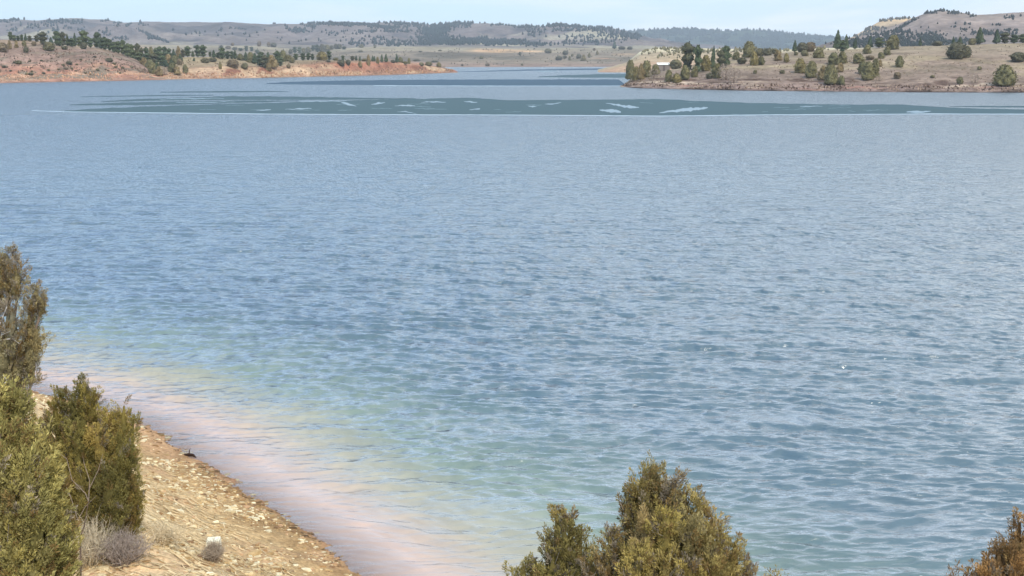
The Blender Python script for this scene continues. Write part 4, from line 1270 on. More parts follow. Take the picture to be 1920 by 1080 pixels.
it = []
for p in [(1640, 76, 40, 7, 160), (1600, 82, 50, 6, 160), (1680, 80, 50, 6, 140), (1700, 70, 40, 5, 60), (1740, 66, 30, 6, 60), (1745, 74, 26, 8, 120), (1720, 84, 90, 4, 200), (1790, 78, 50, 4, 90),
          (1700, 46, 30, 2, 50, 1.8, 3.0, -.55), (1732, 25, 22, 1.6, 40), (1765, 21, 24, 1.2, 24), (1790, 25, 20, 2.5, 24), (1820, 27, 6, 1.5, 6), (1838, 23, 10, 2, 14), (1862, 20, 24, 3.2, 110, 2, 3.6),
          (1890, 17.5, 30, 2.6, 140, 2, 3.6), (1915, 18, 20, 2.6, 60, 2, 3.6), (1810, 56, 12, 3, 14), (1813, 46, 5, 2, 4), (1824, 31, 6, 2, 5), (1900, 35, 10, 3, 8), (1885, 34, 4, 2, 3), (1870, 47, 12, 3, 7),
          (1850, 60, 12, 4, 16), (1890, 57, 24, 3, 20), (1870, 64, 60, 4, 50), (1940, 30, 60, 10, 30), (1770, 50, 60, 10, 10), (1690, 60, 26, 5, 60), (1660, 66, 26, 5, 60)]:
    it += patch(rg, *p)
far_wood("right_hill_woods", "right_hill", it, srgb(46, 52, 48), "dark trees and scrub dotted over the bare right hill", 4)
it = []
for p in [(1655, 40, 12, 2, 12), (1675, 36, 20, 1.2, 16), (1700, 35, 16, 1.2, 14), (1640, 55, 24, 5, 60), (1620, 66, 30, 5, 60)]:
    it += patch(rg, *p)
far_wood("cliff_hill_woods", "cliff_hill", it, srgb(74, 72, 60), "scrub around the light yellow cliff", 5)
it = []
for p in [(1210, 96, 30, 6, 40, 1.5, 3), (1250, 92, 60, 4, 70, 1.5, 3), (1240, 106, 50, 6, 20, 1.5, 3), (1330, 96, 60, 5, 60, 2, 4), (1420, 96, 60, 4, 70, 2, 4), (1500, 92, 60, 3, 50, 2, 4), (1275, 100, 30, 8, 30, 2, 4)]:
    it += patch(rg, *p)
far_wood("pale_bluff_brush", "pale_bluff", it, srgb(104, 98, 72), "yellowish brush among the cream rocks", 6)

# rocks, tufts and low brush that break up the slopes
def strip(x0, x1, lo, hi, n, s0, s1, seed, thr=0.45):
    r_ = np.random.default_rng(seed)
    out_ = []
    while len(out_) < n:
        u = r_.uniform(x0, x1); v = r_.uniform(0, 1)
        py = np.interp(u, lo[0], lo[1]) * (1 - v) + np.interp(u, hi[0], hi[1]) * v
        if fbm(u / 14.0, py / 4.0, seed, 3) < thr:
            continue
        out_.append((u, py, r_.uniform(s0, s1)))
    return out_


wl = ([0, 240, 480, 720, 855, 1163, 1300, 1560, 1920], [154, 150, 146, 140.5, 136, 160, 166.5, 170, 172.5])
up10 = (wl[0], [138, 137, 136, 131, 132, 154, 157, 159, 160])
crest = ([1163, 1200, 1300, 1400, 1560, 1740, 1920], [156, 150, 128, 110, 97, 88, 84])
far_wood("bank_rocks", RS, strip(1170, 1920, wl, up10, 900, 0.5, 1.7, 301, .4), srgb(150, 130, 114), "pale rocks littering the eroded bank of the grassy point", 7)
far_wood("bank_scrub", RS, strip(1170, 1920, wl, up10, 420, 0.6, 2.2, 302, .47), srgb(84, 68, 58), "dark scrub and clods along the eroded bank of the point", 8)
far_wood("dry_tufts", RS, strip(1180, 1920, up10, crest, 900, 0.5, 1.5, 303, .45), srgb(116, 100, 82), "dry grass tufts on the grassy point", 9)
far_wood("bluff_scrub", "red_bluff", strip(0, 285, up10, ([0, 120, 200, 285], [84, 92, 98, 136]), 700, 0.6, 1.9, 304, .46), srgb(104, 88, 76), "sparse scrub on the red bluff", 10)
far_wood("bluff_rocks", "red_bluff", strip(0, 285, wl, up10, 420, 0.6, 1.9, 305, .42), srgb(176, 138, 112), "pale rocks at the foot of the red bluff", 11)
far_wood("terrace_rocks", "left_terrace", strip(290, 850, wl, up10, 800, 0.6, 1.8, 306, .42), srgb(160, 124, 98), "broken rocks on the bank of the left terrace", 12)
far_wood("terrace_scrub", "left_terrace", strip(300, 850, (wl[0], [150, 148, 143, 138, 134, 160, 166, 170, 172]), ([0, 345, 480, 620, 850], [106, 107, 112, 114, 131]), 500, 0.5, 1.5, 307, .5), srgb(98, 78, 62), "dark scrub on the bank of the left terrace", 13)
far_wood("plain_scrub", "far_plain", strip(0, 1180, ([0, 1180], [123, 123]), ([0, 700, 1180], [90, 92, 92]), 900, 0.5, 1.7, 308, .5), srgb(96, 88, 72), "low scrub dotted over the far plain", 14)

# ------------------------------------------------------------------ white shed on the point
hit = None
for _q in range(40):
    hit = cast(RS, 1246, 126 + _q * 0.5)
    if hit is not None:
        break
hit = hit if hit is not None else Vector((50, 500, 5))
sc_ = hit[1] / FPX
shed = empty("low_shed", (hit[0], hit[1] + 2, hit[2]), 0.05)
tag(shed, "low shed with a bright white roof among the junipers on the point", "shed")


def box(name, x0, x1, y0, y1, z0, z1, col, mat, parent, dz=0.0):
    v = np.array([(x0, y0, z0), (x1, y0, z0), (x1, y1, z0), (x0, y1, z0), (x0, y0, z1), (x1, y0, z1 + dz), (x1, y1, z1 + dz + 0.9), (x0, y1, z1 + 0.9)], float) if name == "roof" else \
        np.array([(x0, y0, z0), (x1, y0, z0), (x1, y1, z0), (x0, y1, z0), (x0, y0, z1), (x1, y0, z1), (x1, y1, z1), (x0, y1, z1)], float)
    if name == "roof":
        v[2, 2] += 0.9; v[3, 2] += 0.9
    f = np.array([(0, 3, 2, 1), (4, 5, 6, 7), (0, 1, 5, 4), (1, 2, 6, 5), (2, 3, 7, 6), (3, 0, 4, 7)])
    return mesh_np(name, v, f, mat, parent, np.tile(col, (8, 1)), False)


W = 24 * sc_
ZR = (126 + _q * 0.5 - 122.0) * sc_
box("wall", -W / 2 + 0.3, W / 2 - 0.3, 0.2, 3.2, -1.0, ZR, srgb(120, 110, 104), M_PAINT, shed)
box("roof", -W / 2, W / 2, -0.1, 3.6, ZR + 0.01, ZR + 0.16, srgb(235, 236, 232), M_PAINT, shed)
box("door", -0.5, 0.5, 0.12, 0.19, -0.9, ZR - 0.15, srgb(84, 74, 68), M_PAINT, shed)


# ------------------------------------------------------------------ foreground junipers
def leaf_cloud(P, Dir, rng, ln=(0.03, 0.07), wr=0.3, n_each=1, spread=0.5):
    """diamond shaped leaflets at P pointing along Dir"""
    P = np.repeat(P, n_each, 0); Dir = np.repeat(Dir, n_each, 0)
    d = Dir + rng.normal(0, spread, Dir.shape)
    d /= np.linalg.norm(d, axis=1, keepdims=True) + 1e-9
    s = np.cross(d, rng.normal(0, 1, d.shape)); s /= np.linalg.norm(s, axis=1, keepdims=True) + 1e-9
    l = rng.uniform(ln[0], ln[1], (len(P), 1)); w = l * wr * rng.uniform(0.7, 1.3, (len(P), 1))
    q = np.stack([P, P + d * l * 0.5 + s * w * 0.5, P + d * l, P + d * l * 0.5 - s * w * 0.5], 1)
    return q.reshape(-1, 3), np.arange(len(P) * 4).reshape(-1, 4)


def fg_juniper(name, label, group, base, plumes, dens=1.0, tones=None, seed=0, dead=0.12, extra=None, snags=0):
    """plumes: (px, py, Y, length m, radius m) tips as seen in the photograph, each with its own distance"""
    rng = np.random.default_rng(seed)
    root = empty(name, tuple(base))
    tag(root, label, "juniper", group)
    base = np.array(base, float)
    tones = 1.72 * np.array([srgb(*c) for c in (tones or [(124, 116, 52), (104, 104, 48), (134, 120, 60), (92, 92, 50), (116, 104, 66)])])
    tones = tones * 0.80 + tones.mean(1, keepdims=True) * np.array([0.24, 0.22, 0.16])
    V, F, C = [], [], []
    n0 = 0
    br = MB()
    bark = srgb(118, 104, 92)
    greyc = srgb(150, 142, 134)
    axis_pts = []
    for (px, py, Yd, L, R) in plumes:
        tip = at(px, py, Yd).astype(float)
        tip[2] -= 0.11
        axis_pts.append((tip, L, R * 0.92))
    if extra:
        for k in range(extra[0]):
            # fill plumes inside the crown envelope
            c, rad = extra[1], extra[2]
            a = rng.uniform(0, 2 * np.pi); u = rng.uniform(0.2, 1) ** 0.6
            z = rng.uniform(0.05, 0.92)
            env = math.sqrt(max(0.02, 1 - (z * 0.95) ** 2))
            tip = np.array([c[0] + math.cos(a) * u * rad[0] * env, c[1] + math.sin(a) * u * rad[1] * env, base[2] + z * rad[2]])
            axis_pts.append((tip, rng.uniform(0.5, 0.9), rng.uniform(0.16, 0.26)))
    for tip, L, R in axis_pts:
        # plume axis runs down from the tip and bends in to the trunk
        inward = base + np.array([0, 0, 0.25 * max(tip[2] - base[2], 0.3)]) - tip
        inward /= np.linalg.norm(inward)
        dn = np.array([0, 0, -1.0]) * 0.8 + inward * 0.45 + rng.normal(0, 0.06, 3)
        dn /= np.linalg.norm(dn)
        foot = tip + dn * L
        # limb
        mid = foot * 0.5 + (base + np.array([0, 0, 0.1])) * 0.5 + rng.normal(0, 0.08, 3)
        r0 = 0.016 + 0.012 * L
        br.tube([base + np.array([0, 0, -0.1]), mid, foot, tip * 0.75 + foot * 0.25, tip], [r0 * 1.9, r0 * 1.3, r0, r0 * 0.45, 0.003], 6, bark)
        tone = tones[rng.integers(len(tones))]
        is_dead = rng.uniform() < dead
        ns = int(dens * 17000 * L * R / 0.25 * 0.5)
        # sub-sprays: small flame-like tufts over the plume
        nt_ = max(16, int(dens * 190 * L * R / 0.2 * 0.5))
        t = rng.uniform(0.0, 1.0, nt_) ** 0.9
        prof = np.sqrt(np.clip(np.minimum(t / 0.45, 1), 0, 1)) * (1 - 0.25 * np.clip((t - .6) / .4, 0, 1))
        ang = rng.uniform(0, 2 * np.pi, nt_)
        e1 = np.cross(dn, [0.2, 0.9, 0.1]); e1 /= np.linalg.norm(e1); e2 = np.cross(dn, e1)
        radial = np.cos(ang)[:, None] * e1 + np.sin(ang)[:, None] * e2
        rr = R * prof * rng.uniform(0.35, 1.05, nt_)
        tc_ = tip + dn * (t * L)[:, None] + radial * rr[:, None]
        td = radial * 0.55 + np.array([0, 0, 1.05]) + rng.normal(0, 0.25, (nt_, 3))
        td /= np.linalg.norm(td, axis=1, keepdims=True)
        tl = rng.uniform(0.10, 0.24, nt_) * (0.8 + R)
        tr_ = rng.uniform(0.028, 0.06, nt_)
        per = max(18, int(ns / nt_))
        s = rng.uniform(0, 1, (nt_, per))
        an = rng.uniform(0, 2 * np.pi, (nt_, per))
        f1 = np.cross(td, [0.9, 0.1, 0.3]); f1 /= np.linalg.norm(f1, axis=1, keepdims=True); f2 = np.cross(td, f1)
        rad2 = tr_[:, None] * np.sqrt(np.clip(1 - s, 0.05, 1)) * rng.uniform(0.3, 1.1, (nt_, per))
        rv = np.cos(an)[..., None] * f1[:, None] + np.sin(an)[..., None] * f2[:, None]
        P = tc_[:, None] + td[:, None] * (s * tl[:, None])[..., None] + rv * rad2[..., None]
        Dv = td[:, None] * 1.0 + rv * 0.5
        P = P.reshape(-1, 3); Dv = Dv.reshape(-1, 3)
        q, f = leaf_cloud(P, Dv, rng, (0.020, 0.050), 0.27, 1, 0.28)
        V.append(q); F.append(f + n0); n0 += len(q)
        tuftc = tone * rng.uniform(0.72, 1.25, (nt_, 1))
        # brownish tips and a few grey dry tufts
        br_ = rng.uniform(0, 1, nt_) < (0.12 + (0.35 if is_dead else 0))
        tuftc[br_] = np.array(srgb(134, 112, 72)) * rng.uniform(0.7, 1.2, (br_.sum(), 1))
        gy_ = rng.uniform(0, 1, nt_) < (0.05 + (0.40 if is_dead else 0))
        tuftc[gy_] = np.array(srgb(138, 128, 112)) * rng.uniform(0.7, 1.25, (gy_.sum(), 1))
        cc = np.repeat(tuftc, per * 4, 0) * np.repeat(rng.uniform(0.8, 1.2, (nt_ * per, 1)), 4, 0)
        C.append(cc)
        # dense inner mass of the plume
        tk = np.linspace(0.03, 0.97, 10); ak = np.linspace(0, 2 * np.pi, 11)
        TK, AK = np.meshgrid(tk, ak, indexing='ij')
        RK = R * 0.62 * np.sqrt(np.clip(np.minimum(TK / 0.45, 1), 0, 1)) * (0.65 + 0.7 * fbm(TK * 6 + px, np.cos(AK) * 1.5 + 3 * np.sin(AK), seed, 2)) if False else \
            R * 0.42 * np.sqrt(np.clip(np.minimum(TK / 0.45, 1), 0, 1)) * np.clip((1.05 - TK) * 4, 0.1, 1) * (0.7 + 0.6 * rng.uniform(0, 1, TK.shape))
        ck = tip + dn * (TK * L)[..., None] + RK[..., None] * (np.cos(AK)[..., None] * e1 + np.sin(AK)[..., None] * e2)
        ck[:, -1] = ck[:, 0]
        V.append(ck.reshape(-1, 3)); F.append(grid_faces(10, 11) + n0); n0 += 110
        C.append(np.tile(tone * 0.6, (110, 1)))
        # fine twigs showing between the tufts
        for j in range(int(5 + (22 if is_dead else 0))):
            i = rng.integers(nt_)
            ax = tip + dn * min(t[i] * L + 0.12, L)
            p2 = tc_[i] + td[i] * tl[i] * (1.25 if is_dead else 0.9)
            br.tube([ax, (ax + p2) / 2 + rng.normal(0, 0.02, 3), p2], [0.006, 0.004, 0.0015], 4, greyc)
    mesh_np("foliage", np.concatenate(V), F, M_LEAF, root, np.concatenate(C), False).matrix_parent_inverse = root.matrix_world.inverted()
    for j in range(snags):
        tip = axis_pts[rng.integers(len(plumes))][0]
        s0_ = base + np.array([0, 0, rng.uniform(0.4, 0.7) * (tip[2] - base[2])])
        tp = tip * 0.7 + s0_ * 0.3 + np.array([rng.normal(0, 0.25), -rng.uniform(0.15, 0.4), rng.normal(0, 0.3)])
        mid_ = (s0_ + tp) / 2 + rng.normal(0, 0.1, 3)
        br.tube([s0_, mid_, tp, tp + rng.normal(0, 0.12, 3)], [0.026, 0.018, 0.010, 0.003], 6, srgb(186, 182, 178))
    br.build("branches", M_BARK, root)
    for o in root.children:
        o.matrix_parent_inverse.identity()
        o.location = (-base[0], -base[1], -base[2])
    return root


G_FG = "junipers in the foreground"
# centre right juniper
def gpt(x, y):
    return (x, y, float(ground_h(np.array([x]), np.array([y]))[0]))


fg_juniper("juniper", "large olive and grey juniper with ragged rounded top at the bottom right of centre", G_FG, gpt(1.9, 13.2), [
    (1205, 872, 13.2, 1.1, .22), (1232, 868, 13.3, 1.2, .24), (1262, 882, 13.1, 1.1, .20), (1282, 915, 13.2, 1.0, .17), (1312, 912, 13.0, 1.0, .15), (1335, 950, 13.1, 1.0, .17),
    (1176, 925, 13.2, .55, .13), (1195, 905, 13.3, 1.0, .18), (1165, 985, 13.0, .4, .10), (1170, 1000, 12.9, .9, .22), (1143, 985, 12.9, .5, .12), (1215, 960, 12.7, 1.0, .24), (1250, 945, 12.6, 1.0, .24),
    (1290, 970, 12.6, 1.0, .24), (1325, 985, 12.7, 1.0, .22), (1350, 985, 13.0, .9, .15), (1380, 995, 13.1, .8, .13), (1372, 1020, 12.9, .9, .18), (1405, 1040, 13.0, .8, .12), (1200, 1020, 12.4, .9, .25),
    (1245, 1030, 12.3, .9, .25), (1290, 1040, 12.3, .9, .25), (1335, 1045, 12.4, .9, .25), (1130, 1030, 12.9, .9, .22), (1155, 1055, 12.6, .8, .22), (1110, 1040, 13.0, .8, .18),
    (1230, 900, 13.6, 1.2, .25), (1265, 930, 13.7, 1.2, .25), (1200, 960, 13.7, 1.2, .25), (1390, 1075, 12.8, .7, .18)],
    dens=1.0, seed=1, dead=0.22, tones=[(128, 114, 62), (120, 108, 60), (134, 120, 62), (114, 104, 66), (128, 110, 70), (136, 122, 60)],
    extra=(15, np.array([1.9, 13.2]), (1.0, 0.7, 2.3)))
fg_juniper("juniper", "slim twin tipped juniper left of the large ragged one", G_FG, gpt(0.55, 13.6), [
    (1045, 947, 13.6, .7, .11), (1071, 950, 13.6, .7, .10), (1028, 985, 13.5, .8, .13), (1058, 975, 13.4, .8, .17), (1088, 985, 13.6, .7, .11), (1100, 1000, 13.7, .6, .07), (1040, 1020, 13.3, .8, .2),
    (1075, 1025, 13.3, .8, .2), (1112, 1010, 13.8, .25, .05), (1010, 1045, 13.4, .6, .14), (980, 1048, 13.4, .5, .13), (997, 1042, 13.5, .5, .10), (965, 1062, 13.4, .5, .13), (1100, 1055, 13.4, .6, .18),
    (1060, 1060, 13.1, .6, .2), (1020, 1070, 13.1, .6, .2)],
    dens=1.0, seed=2, dead=0.05, tones=[(122, 112, 56), (112, 104, 54), (130, 114, 58), (106, 98, 52)], extra=(14, np.array([0.5, 13.6]), (0.6, 0.5, 1.7)))
fg_juniper("juniper", "tiny juniper tip poking up at the bottom edge right of the large one", G_FG, gpt(2.95, 13.4), [
    (1456, 1062, 13.4, .3, .04), (1452, 1076, 13.4, .4, .07), (1466, 1082, 13.4, .4, .07), (1440, 1090, 13.4, .5, .1)], dens=1.0, seed=3, dead=0, tones=[(124, 112, 62)])
fg_juniper("juniper", "rusty brown juniper cut off by the bottom right corner", G_FG, gpt(5.1, 12.6), [
    (1872, 1010, 12.6, .8, .14), (1890, 1006, 12.6, .9, .15), (1848, 1030, 12.6, .7, .12), (1860, 1055, 12.4, .7, .2), (1900, 1040, 12.4, .8, .2), (1915, 958, 12.9, .9, .09), (1918, 985, 12.8, .9, .10),
    (1935, 960, 12.8, 1.0, .16), (1788, 1066, 12.6, .3, .06), (1800, 1082, 12.6, .4, .1), (1835, 1072, 12.5, .5, .14), (1930, 1020, 12.5, .8, .2), (1960, 990, 12.7, .9, .22), (1990, 1020, 12.7, .9, .22)],
    dens=1.0, seed=4, dead=0.1, tones=[(130, 98, 56), (120, 90, 54), (138, 106, 60), (112, 88, 56)], extra=(10, np.array([5.2, 12.6]), (0.6, 0.5, 1.5)))

# left group
b2 = cast_ground(190, 1010)
fg_juniper("juniper", "dense dark olive juniper beside the beach in the middle of the left group", G_FG, tuple(b2), [
    (150, 702, b2[1] + .1, 1.1, .14), (162, 712, b2[1], 1.1, .16), (112, 722, b2[1] + .1, 1.1, .16), (130, 735, b2[1], 1.2, .22), (172, 735, b2[1] + .1, 1.2, .18), (232, 745, b2[1], 1.1, .12), (220, 765, b2[1], 1.2, .2),
    (205, 770, b2[1], 1.2, .2), (250, 772, b2[1] + .1, 1.2, .12), (100, 750, b2[1], 1.2, .22), (140, 790, b2[1] - .4, 1.2, .3), (180, 800, b2[1] - .4, 1.2, .3), (225, 810, b2[1] - .3, 1.2, .28), (242, 840, b2[1] - .2, 1.2, .2),
    (245, 900, b2[1] - .2, 1.0, .2), (262, 925, b2[1] - .1, .8, .07), (256, 935, b2[1] - .2, .7, .12), (200, 870, b2[1] - .6, 1.1, .3), (150, 870, b2[1] - .6, 1.1, .3), (110, 830, b2[1] - .5, 1.2, .3), (215, 950, b2[1] - .5, .6, .22),
    (85, 780, b2[1] - .1, 1.2, .25), (230, 960, b2[1] - .3, .5, .18), (180, 920, b2[1] - .6, .8, .28)],
    dens=1.0, seed=5, dead=0.0, tones=[(118, 106, 46), (106, 98, 46), (126, 112, 50), (98, 92, 46), (130, 112, 52)], extra=(16, np.array([b2[0], b2[1]]), (0.75, 0.6, 2.2)))
b1 = cast_ground(-15, 1190)
fg_juniper("juniper", "big light olive juniper filling the lower left corner", G_FG, tuple(b1), [
    (10, 715, b1[1] + .2, 1.1, .2), (38, 722, b1[1] + .2, 1.1, .15), (-20, 715, b1[1] + .1, 1.1, .22), (30, 770, b1[1], 1.1, .24), (65, 800, b1[1], 1.0, .22), (85, 830, b1[1] + .1, 1.0, .18), (0, 790, b1[1] - .2, 1.1, .26),
    (45, 850, b1[1] - .3, 1.0, .28), (90, 880, b1[1] - .1, 1.0, .2), (105, 940, b1[1] - .1, .9, .18), (10, 880, b1[1] - .4, 1.0, .28), (60, 930, b1[1] - .4, .9, .28), (115, 985, b1[1] - .1, .8, .17), (95, 1010, b1[1] - .3, .8, .22),
    (20, 980, b1[1] - .5, .8, .28), (60, 1030, b1[1] - .5, .7, .26), (0, 1050, b1[1] - .6, .7, .28), (-50, 780, b1[1], 1.2, .28), (-50, 880, b1[1], 1.2, .28), (-60, 960, b1[1], 1.2, .28)],
    dens=1.05, seed=6, dead=0.06, tones=[(134, 124, 66), (122, 114, 60), (142, 130, 70), (128, 120, 72), (114, 108, 58)], extra=(18, np.array([b1[0], b1[1]]), (0.8, 0.6, 2.2)))
b0 = cast_ground(-30, 960)
fg_juniper("juniper", "half bare brown grey juniper rising at the left edge above the others", G_FG, tuple(b0), [
    (10, 462, b0[1] + .1, .7, .25), (28, 485, b0[1], .6, .19), (-10, 470, b0[1], .9, .22), (68, 528, b0[1], .45, .19), (80, 545, b0[1], .35, .14), (66, 600, b0[1], .5, .15), (62, 660, b0[1], .5, .13), (58, 550, b0[1] + .1, .7, .14), (-30, 510, b0[1], 1.0, .25), (20, 560, b0[1] - .2, .9, .24),
    (55, 590, b0[1], .9, .17), (60, 640, b0[1], .6, .13), (30, 650, b0[1] - .1, .8, .22), (5, 620, b0[1] - .3, .9, .25), (38, 690, b0[1], .7, .16), (0, 690, b0[1] - .2, .8, .25), (-30, 600, b0[1], 1, .3), (-30, 700, b0[1], 1, .3)],
    dens=0.85, seed=7, dead=0.62, snags=14, tones=[(128, 116, 78), (122, 114, 82), (134, 120, 80), (124, 120, 100)], extra=(10, np.array([b0[0], b0[1]]), (0.6, 0.5, 2.4)))


# ------------------------------------------------------------------ brush, sapling, stones and twigs
def brush(name, label, group, base, rx_, h, n, col, seed, cat="shrub", lean=0.0):
    rng = np.random.default_rng(seed)
    root = empty(name, tuple(base))
    tag(root, label, cat, group)
    mb = MB()
    for k in range(n):
        a = rng.uniform(0, 2 * np.pi); out = rng.uniform(0.1, 1.0)
        tx_2 = np.array([math.cos(a) * rx_ * out, math.sin(a) * rx_ * out, h * rng.uniform(0.5, 1.1) * (1.15 - 0.5 * out)])
        p0 = np.array([math.cos(a), math.sin(a), 0]) * rx_ * 0.22 * rng.uniform(0, 1)
        m1 = p0 * 0.6 + tx_2 * 0.4 + rng.normal(0, 0.05 * rx_ + 0.01, 3)
        c = np.array(col) * rng.uniform(0.7, 1.25)
        mb.tube([p0 + [0, 0, -0.05], m1, tx_2], [0.007, 0.005, 0.002], 4, c)
        for j in range(5):
            s = rng.uniform(0.3, 1.0)
            q0 = m1 * (1 - s) + tx_2 * s
            mb.tube([q0, q0 + rng.normal(0, 1, 3) * 0.055 * (1 + h) + [0, 0, 0.05]], [0.003, 0.001], 3, c)
    mb.build("stems", M_TWIG, root)
    return root


GB = "dry grey brush on the slope"
grey = srgb(206, 192, 166)
brush("sagebrush", "pale grey brush between the two left junipers at the bottom", GB, cast_ground(170, 1060), .55, .7, 240, grey, 1)
brush("sagebrush", "grey brush right below the dense dark olive juniper", GB, cast_ground(232, 1055), .5, .45, 240, srgb(160, 146, 136), 2)
brush("sagebrush", "small dead twig bush in front of the pale square rock", GB, cast_ground(400, 1052), .24, .30, 170, srgb(176, 160, 142), 3)
brush("sagebrush", "low tangle of bleached twigs left of the pale square rock", GB, cast_ground(300, 1010), .62, .14, 170, srgb(208, 190, 158), 4)
brush("sagebrush", "grey leafless brush showing through the corner juniper", GB, cast_ground(75, 1075), .45, .95, 200, grey, 5)

# bare sapling
sb = cast_ground(150, 1085)
sap = empty("bare_sapling", tuple(sb))
tag(sap, "thin leafless sapling with a forked dark stem in front of the left junipers", "sapling")
mb = MB()
Ys_ = sb[1]
def sp(px, py, dy=0.0):
    return at(px, py, Ys_ + dy) - np.array(sb)
dk = srgb(96, 82, 74)
mb.tube([(0, 0, -0.1), sp(151, 1040), sp(150, 1010), sp(158, 985), sp(166, 940)], [.016, .013, .011, .009, .005], 6, dk)
mb.build("stem", M_BARK, sap)
for pts in [[sp(150, 1020), sp(146, 975), sp(132, 930), sp(120, 905), sp(107, 885)], [sp(166, 940), sp(168, 900), sp(158, 870), sp(155, 855)], [sp(166, 940), sp(160, 925), sp(135, 900), sp(125, 860), sp(105, 885 - 40)],
            [sp(168, 915), sp(185, 880), sp(193, 850)], [sp(146, 975), sp(160, 950), sp(180, 930)], [sp(132, 930), sp(118, 918), sp(100, 915)]]:
    m2 = MB()
    m2.tube(pts, np.linspace(.008, .002, len(pts)), 5, srgb(136, 122, 110))
    m2.build("branch", M_BARK, sap)


def rock_mesh(rng, sx_, sy_, sz_, n=3):
    """flattened angular stone"""
    th = np.linspace(0, 2 * np.pi, 7, endpoint=False) + rng.uniform(0, 1)
    r = rng.uniform(0.7, 1.1, 7)
    lo = np.stack([np.cos(th) * r * sx_, np.sin(th) * r * sy_, np.full(7, -sz_ * 0.6)], -1)
    hi = np.stack([np.cos(th) * r * sx_ * 0.82, np.sin(th) * r * sy_ * 0.82, sz_ * rng.uniform(0.6, 1.0, 7)], -1)
    top = np.array([[0, 0, sz_ * 0.95]])
    V = np.concatenate([lo, hi, top])
    f = []
    for i in range(7):
        j = (i + 1) % 7
        f += [(i, j, 7 + j), (i, 7 + j, 7 + i), (7 + i, 7 + j, 14)]
    return V, np.array(f)


def scatter_stones():
    rng = np.random.default_rng(77)
    N0 = 110000
    X = rng.uniform(-17, -1.5, N0); Y = rng.uniform(15, 41, N0)
    d = shore_d(X, Y)
    px = 960 + FPX * X / (Y * cP + 1.0)
    clump = fbm(X * 1.1, Y * 1.1, 300, 3)
    ok = (d > -0.8) & (d < 7.5) & (px < 720) & (rng.uniform(0, 1, N0) < np.clip((clump - 0.34) * 4, 0.12, 1))
    X, Y, d = X[ok][:24000], Y[ok][:24000], d[ok][:24000]
    n = len(X)
    Z = ground_h(X, Y)
    s0 = 0.011 + 0.042 * rng.uniform(0, 1, n) ** 4.5
    s0 *= np.where((d > 0.8) & (rng.uniform(0, 1, n) < 0.03), 1.7, 1.0)
    k = 7
    th = np.linspace(0, 2 * np.pi, k, endpoint=False)[None] + rng.uniform(0, 1, (n, 1))
    r = rng.uniform(0.65, 1.15, (n, k))
    ex = (s0 * rng.uniform(1.0, 2.6, n))[:, None]; ey = (s0 * rng.uniform(0.6, 1.2, n))[:, None]; hz_ = (s0 * rng.uniform(0.25, 0.7, n))[:, None]
    lo = np.stack([np.cos(th) * r * ex, np.sin(th) * r * ey, -0.6 * hz_ + 0 * th], -1)
    hi = np.stack([np.cos(th) * r * ex * 0.8, np.sin(th) * r * ey * 0.8, hz_ * rng.uniform(0.6, 1.0, (n, k))], -1)
    tp = np.stack([0 * ex, 0 * ex, 0.95 * hz_], -1)
    V = np.concatenate([lo, hi, tp], 1)
    a = rng.normal(0.15, 0.5, n); ca, sa = np.cos(a)[:, None], np.sin(a)[:, None]
    V[..., 0], V[..., 1] = V[..., 0] * ca - V[..., 1] * sa, V[..., 0] * sa + V[..., 1] * ca
    V += np.stack([X, Y, Z + s0 * 0.08], -1)[:, None]
    f = []
    for i in range(k):
        j = (i + 1) % k
        f += [(i, j, k + j), (i, k + j, k + i), (k + i, k + j, 2 * k)]
    F = (np.array(f)[None] + (np.arange(n) * (2 * k + 1))[:, None, None]).reshape(-1, 3)
    pal = np.array([srgb(*c) for c in [(206, 188, 150), (190, 166, 126), (172, 144, 102), (150, 120, 84), (212, 200, 168), (128, 102, 76), (184, 150, 116)]])
    ci = np.where(rng.uniform(0, 1, n) < np.clip(d / 1.6, 0.12, 0.85), rng.integers(0, 5, n), rng.integers(2, 7, n))
    C = pal[ci] * rng.uniform(0.75, 1.12, (n, 1))
    C *= np.where(d < 0.2, 0.55, 1.0)[:, None]
    o = mesh_np("beach_stones", V.reshape(-1, 3), F, M_STONE, None, np.repeat(C, 2 * k + 1, 0), False)
    tag(o, "flat pale and brown stones scattered over the beach", "stones", kind="stuff")


scatter_stones()


def scatter_twigs():
    rng = np.random.default_rng(78)
    mb = MB()
    for k in range(420):
        u = rng.uniform()
        px, py = (rng.uniform(235, 560), rng.uniform(930, 1100)) if u < 0.75 else (rng.uniform(250, 500), rng.uniform(850, 1000))
        p = cast_ground(px, py)
        if shore_d(np.array([p[0]]), np.array([p[1]]))[0] < 1.2:
            continue
        a = rng.normal(0, 0.6); L = rng.uniform(0.12, 0.6) * (1.3 if px < 420 else 0.7)
        d = np.array([math.cos(a), math.sin(a), 0]) * L
        pts = []
        for s in np.linspace(-.5, .5, 5):
            q = p + d * s + rng.normal(0, 0.02, 3) * [1, 1, 0]
            q[2] = float(ground_h(np.array([q[0]]), np.array([q[1]]))[0]) + 0.02 + 0.05 * rng.uniform(0, 1) * (s * s * 4)
            pts.append(q)
        mb.tube(pts, np.linspace(rng.uniform(.006, .014), .003, 5), 5, np.array(srgb(206, 186, 150)) * rng.uniform(.6, 1.15))
    o = mb.build("twig_litter", M_TWIG, None)
    tag(o, "bleached sticks and twigs littering the upper beach", "twigs", kind="stuff")


scatter_twigs()

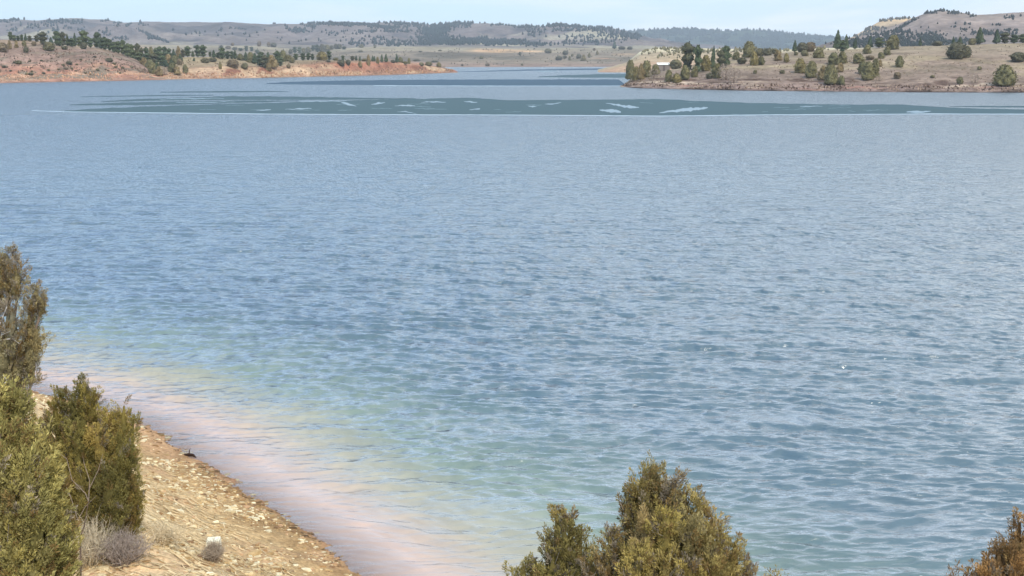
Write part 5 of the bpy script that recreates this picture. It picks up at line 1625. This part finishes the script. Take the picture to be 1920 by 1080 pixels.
# pale square rock
rb = cast_ground(401, 1030)
rock = empty("square_rock", tuple(rb), 0.12)
rock_v = np.array([(-.13, -.10, -.06), (.13, -.11, -.06), (.14, .10, -.06), (-.12, .11, -.06), (-.125, -.09, .17), (.12, -.10, .19), (.12, .085, .21), (-.11, .10, .20)], float)
bpy.data.objects.remove(rock)
import bmesh
bm = bmesh.new()
vs = [bm.verts.new(v) for v in rock_v]
for f in [(0, 3, 2, 1), (4, 5, 6, 7), (0, 1, 5, 4), (1, 2, 6, 5), (2, 3, 7, 6), (3, 0, 4, 7)]:
    bm.faces.new([vs[i] for i in f])
bmesh.ops.subdivide_edges(bm, edges=bm.edges[:], cuts=3, use_grid_fill=True)
for v in bm.verts:
    nn = v.co.normalized()
    v.co += nn * 0.012 * (fbm(np.array([v.co.x * 14 + v.co.z * 9]), np.array([v.co.y * 14]), 5, 3)[0] - 0.5) * 2
me = bpy.data.meshes.new("square_rock")
bm.to_mesh(me); bm.free()
ca = me.color_attributes.new("Col", 'FLOAT_COLOR', 'POINT')
ca.data.foreach_set("color", np.tile((*srgb(226, 222, 198), 1.0), (len(me.vertices), 1)).ravel().astype(np.float32))
me.materials.append(M_STONE)
rock = bpy.data.objects.new("square_rock", me)
COL.objects.link(rock)
rock.location = tuple(rb)
rock.rotation_euler = (0, 0, 0.12)
tag(rock, "pale square block of rock standing on the lower left beach", "rock")

# dark driftwood pieces on the waterline
for (px, py, L, lab) in [(358, 856, .34, "dark driftwood stub lying at the waterline halfway down the beach")]:
    p = at(px, py, water_y(py)).astype(float)
    p[2] = 0.0
    mb = MB()
    mb.tube([(-L / 2, 0.05, 0.03), (-L * .2, 0, .05), (L * .2, -.03, .05), (L / 2, -.12, .0)], [.03, .045, .035, .012], 7, srgb(58, 44, 38))
    mb.tube([(-L * .1, 0, .05), (-L * .15, .05, .14), (-L * .05, .08, .2)], [.02, .012, .005], 5, srgb(66, 50, 42))
    o = mb.build("driftwood", M_BARK, None)
    o.location = tuple(p)
    tag(o, lab, "driftwood")

# ------------------------------------------------------------------ air
m, n, out = new_mat("haze")
pv = n.nodes.new("ShaderNodeVolumePrincipled")
pv.inputs["Color"].default_value = (0.78, 0.87, 0.98, 1)
pv.inputs["Density"].default_value = 0.00012
pv.inputs["Anisotropy"].default_value = 0.1
n.links.new(pv.outputs[0], out.inputs[1])
x0, x1, y0, y1, z0, z1 = -6000, 6000, -200, 9000, -7, 420
hv = np.array([(x0, y0, z0), (x1, y0, z0), (x1, y1, z0), (x0, y1, z0), (x0, y0, z1), (x1, y0, z1), (x1, y1, z1), (x0, y1, z1)], float)
hf = np.array([(0, 3, 2, 1), (4, 5, 6, 7), (0, 1, 5, 4), (1, 2, 6, 5), (2, 3, 7, 6), (3, 0, 4, 7)])
hz = mesh_np("haze", hv, hf, m, None, None, False)
tag(hz, "pale blue air haze over the whole valley", "haze", kind="stuff")
print("trees", tree_n)
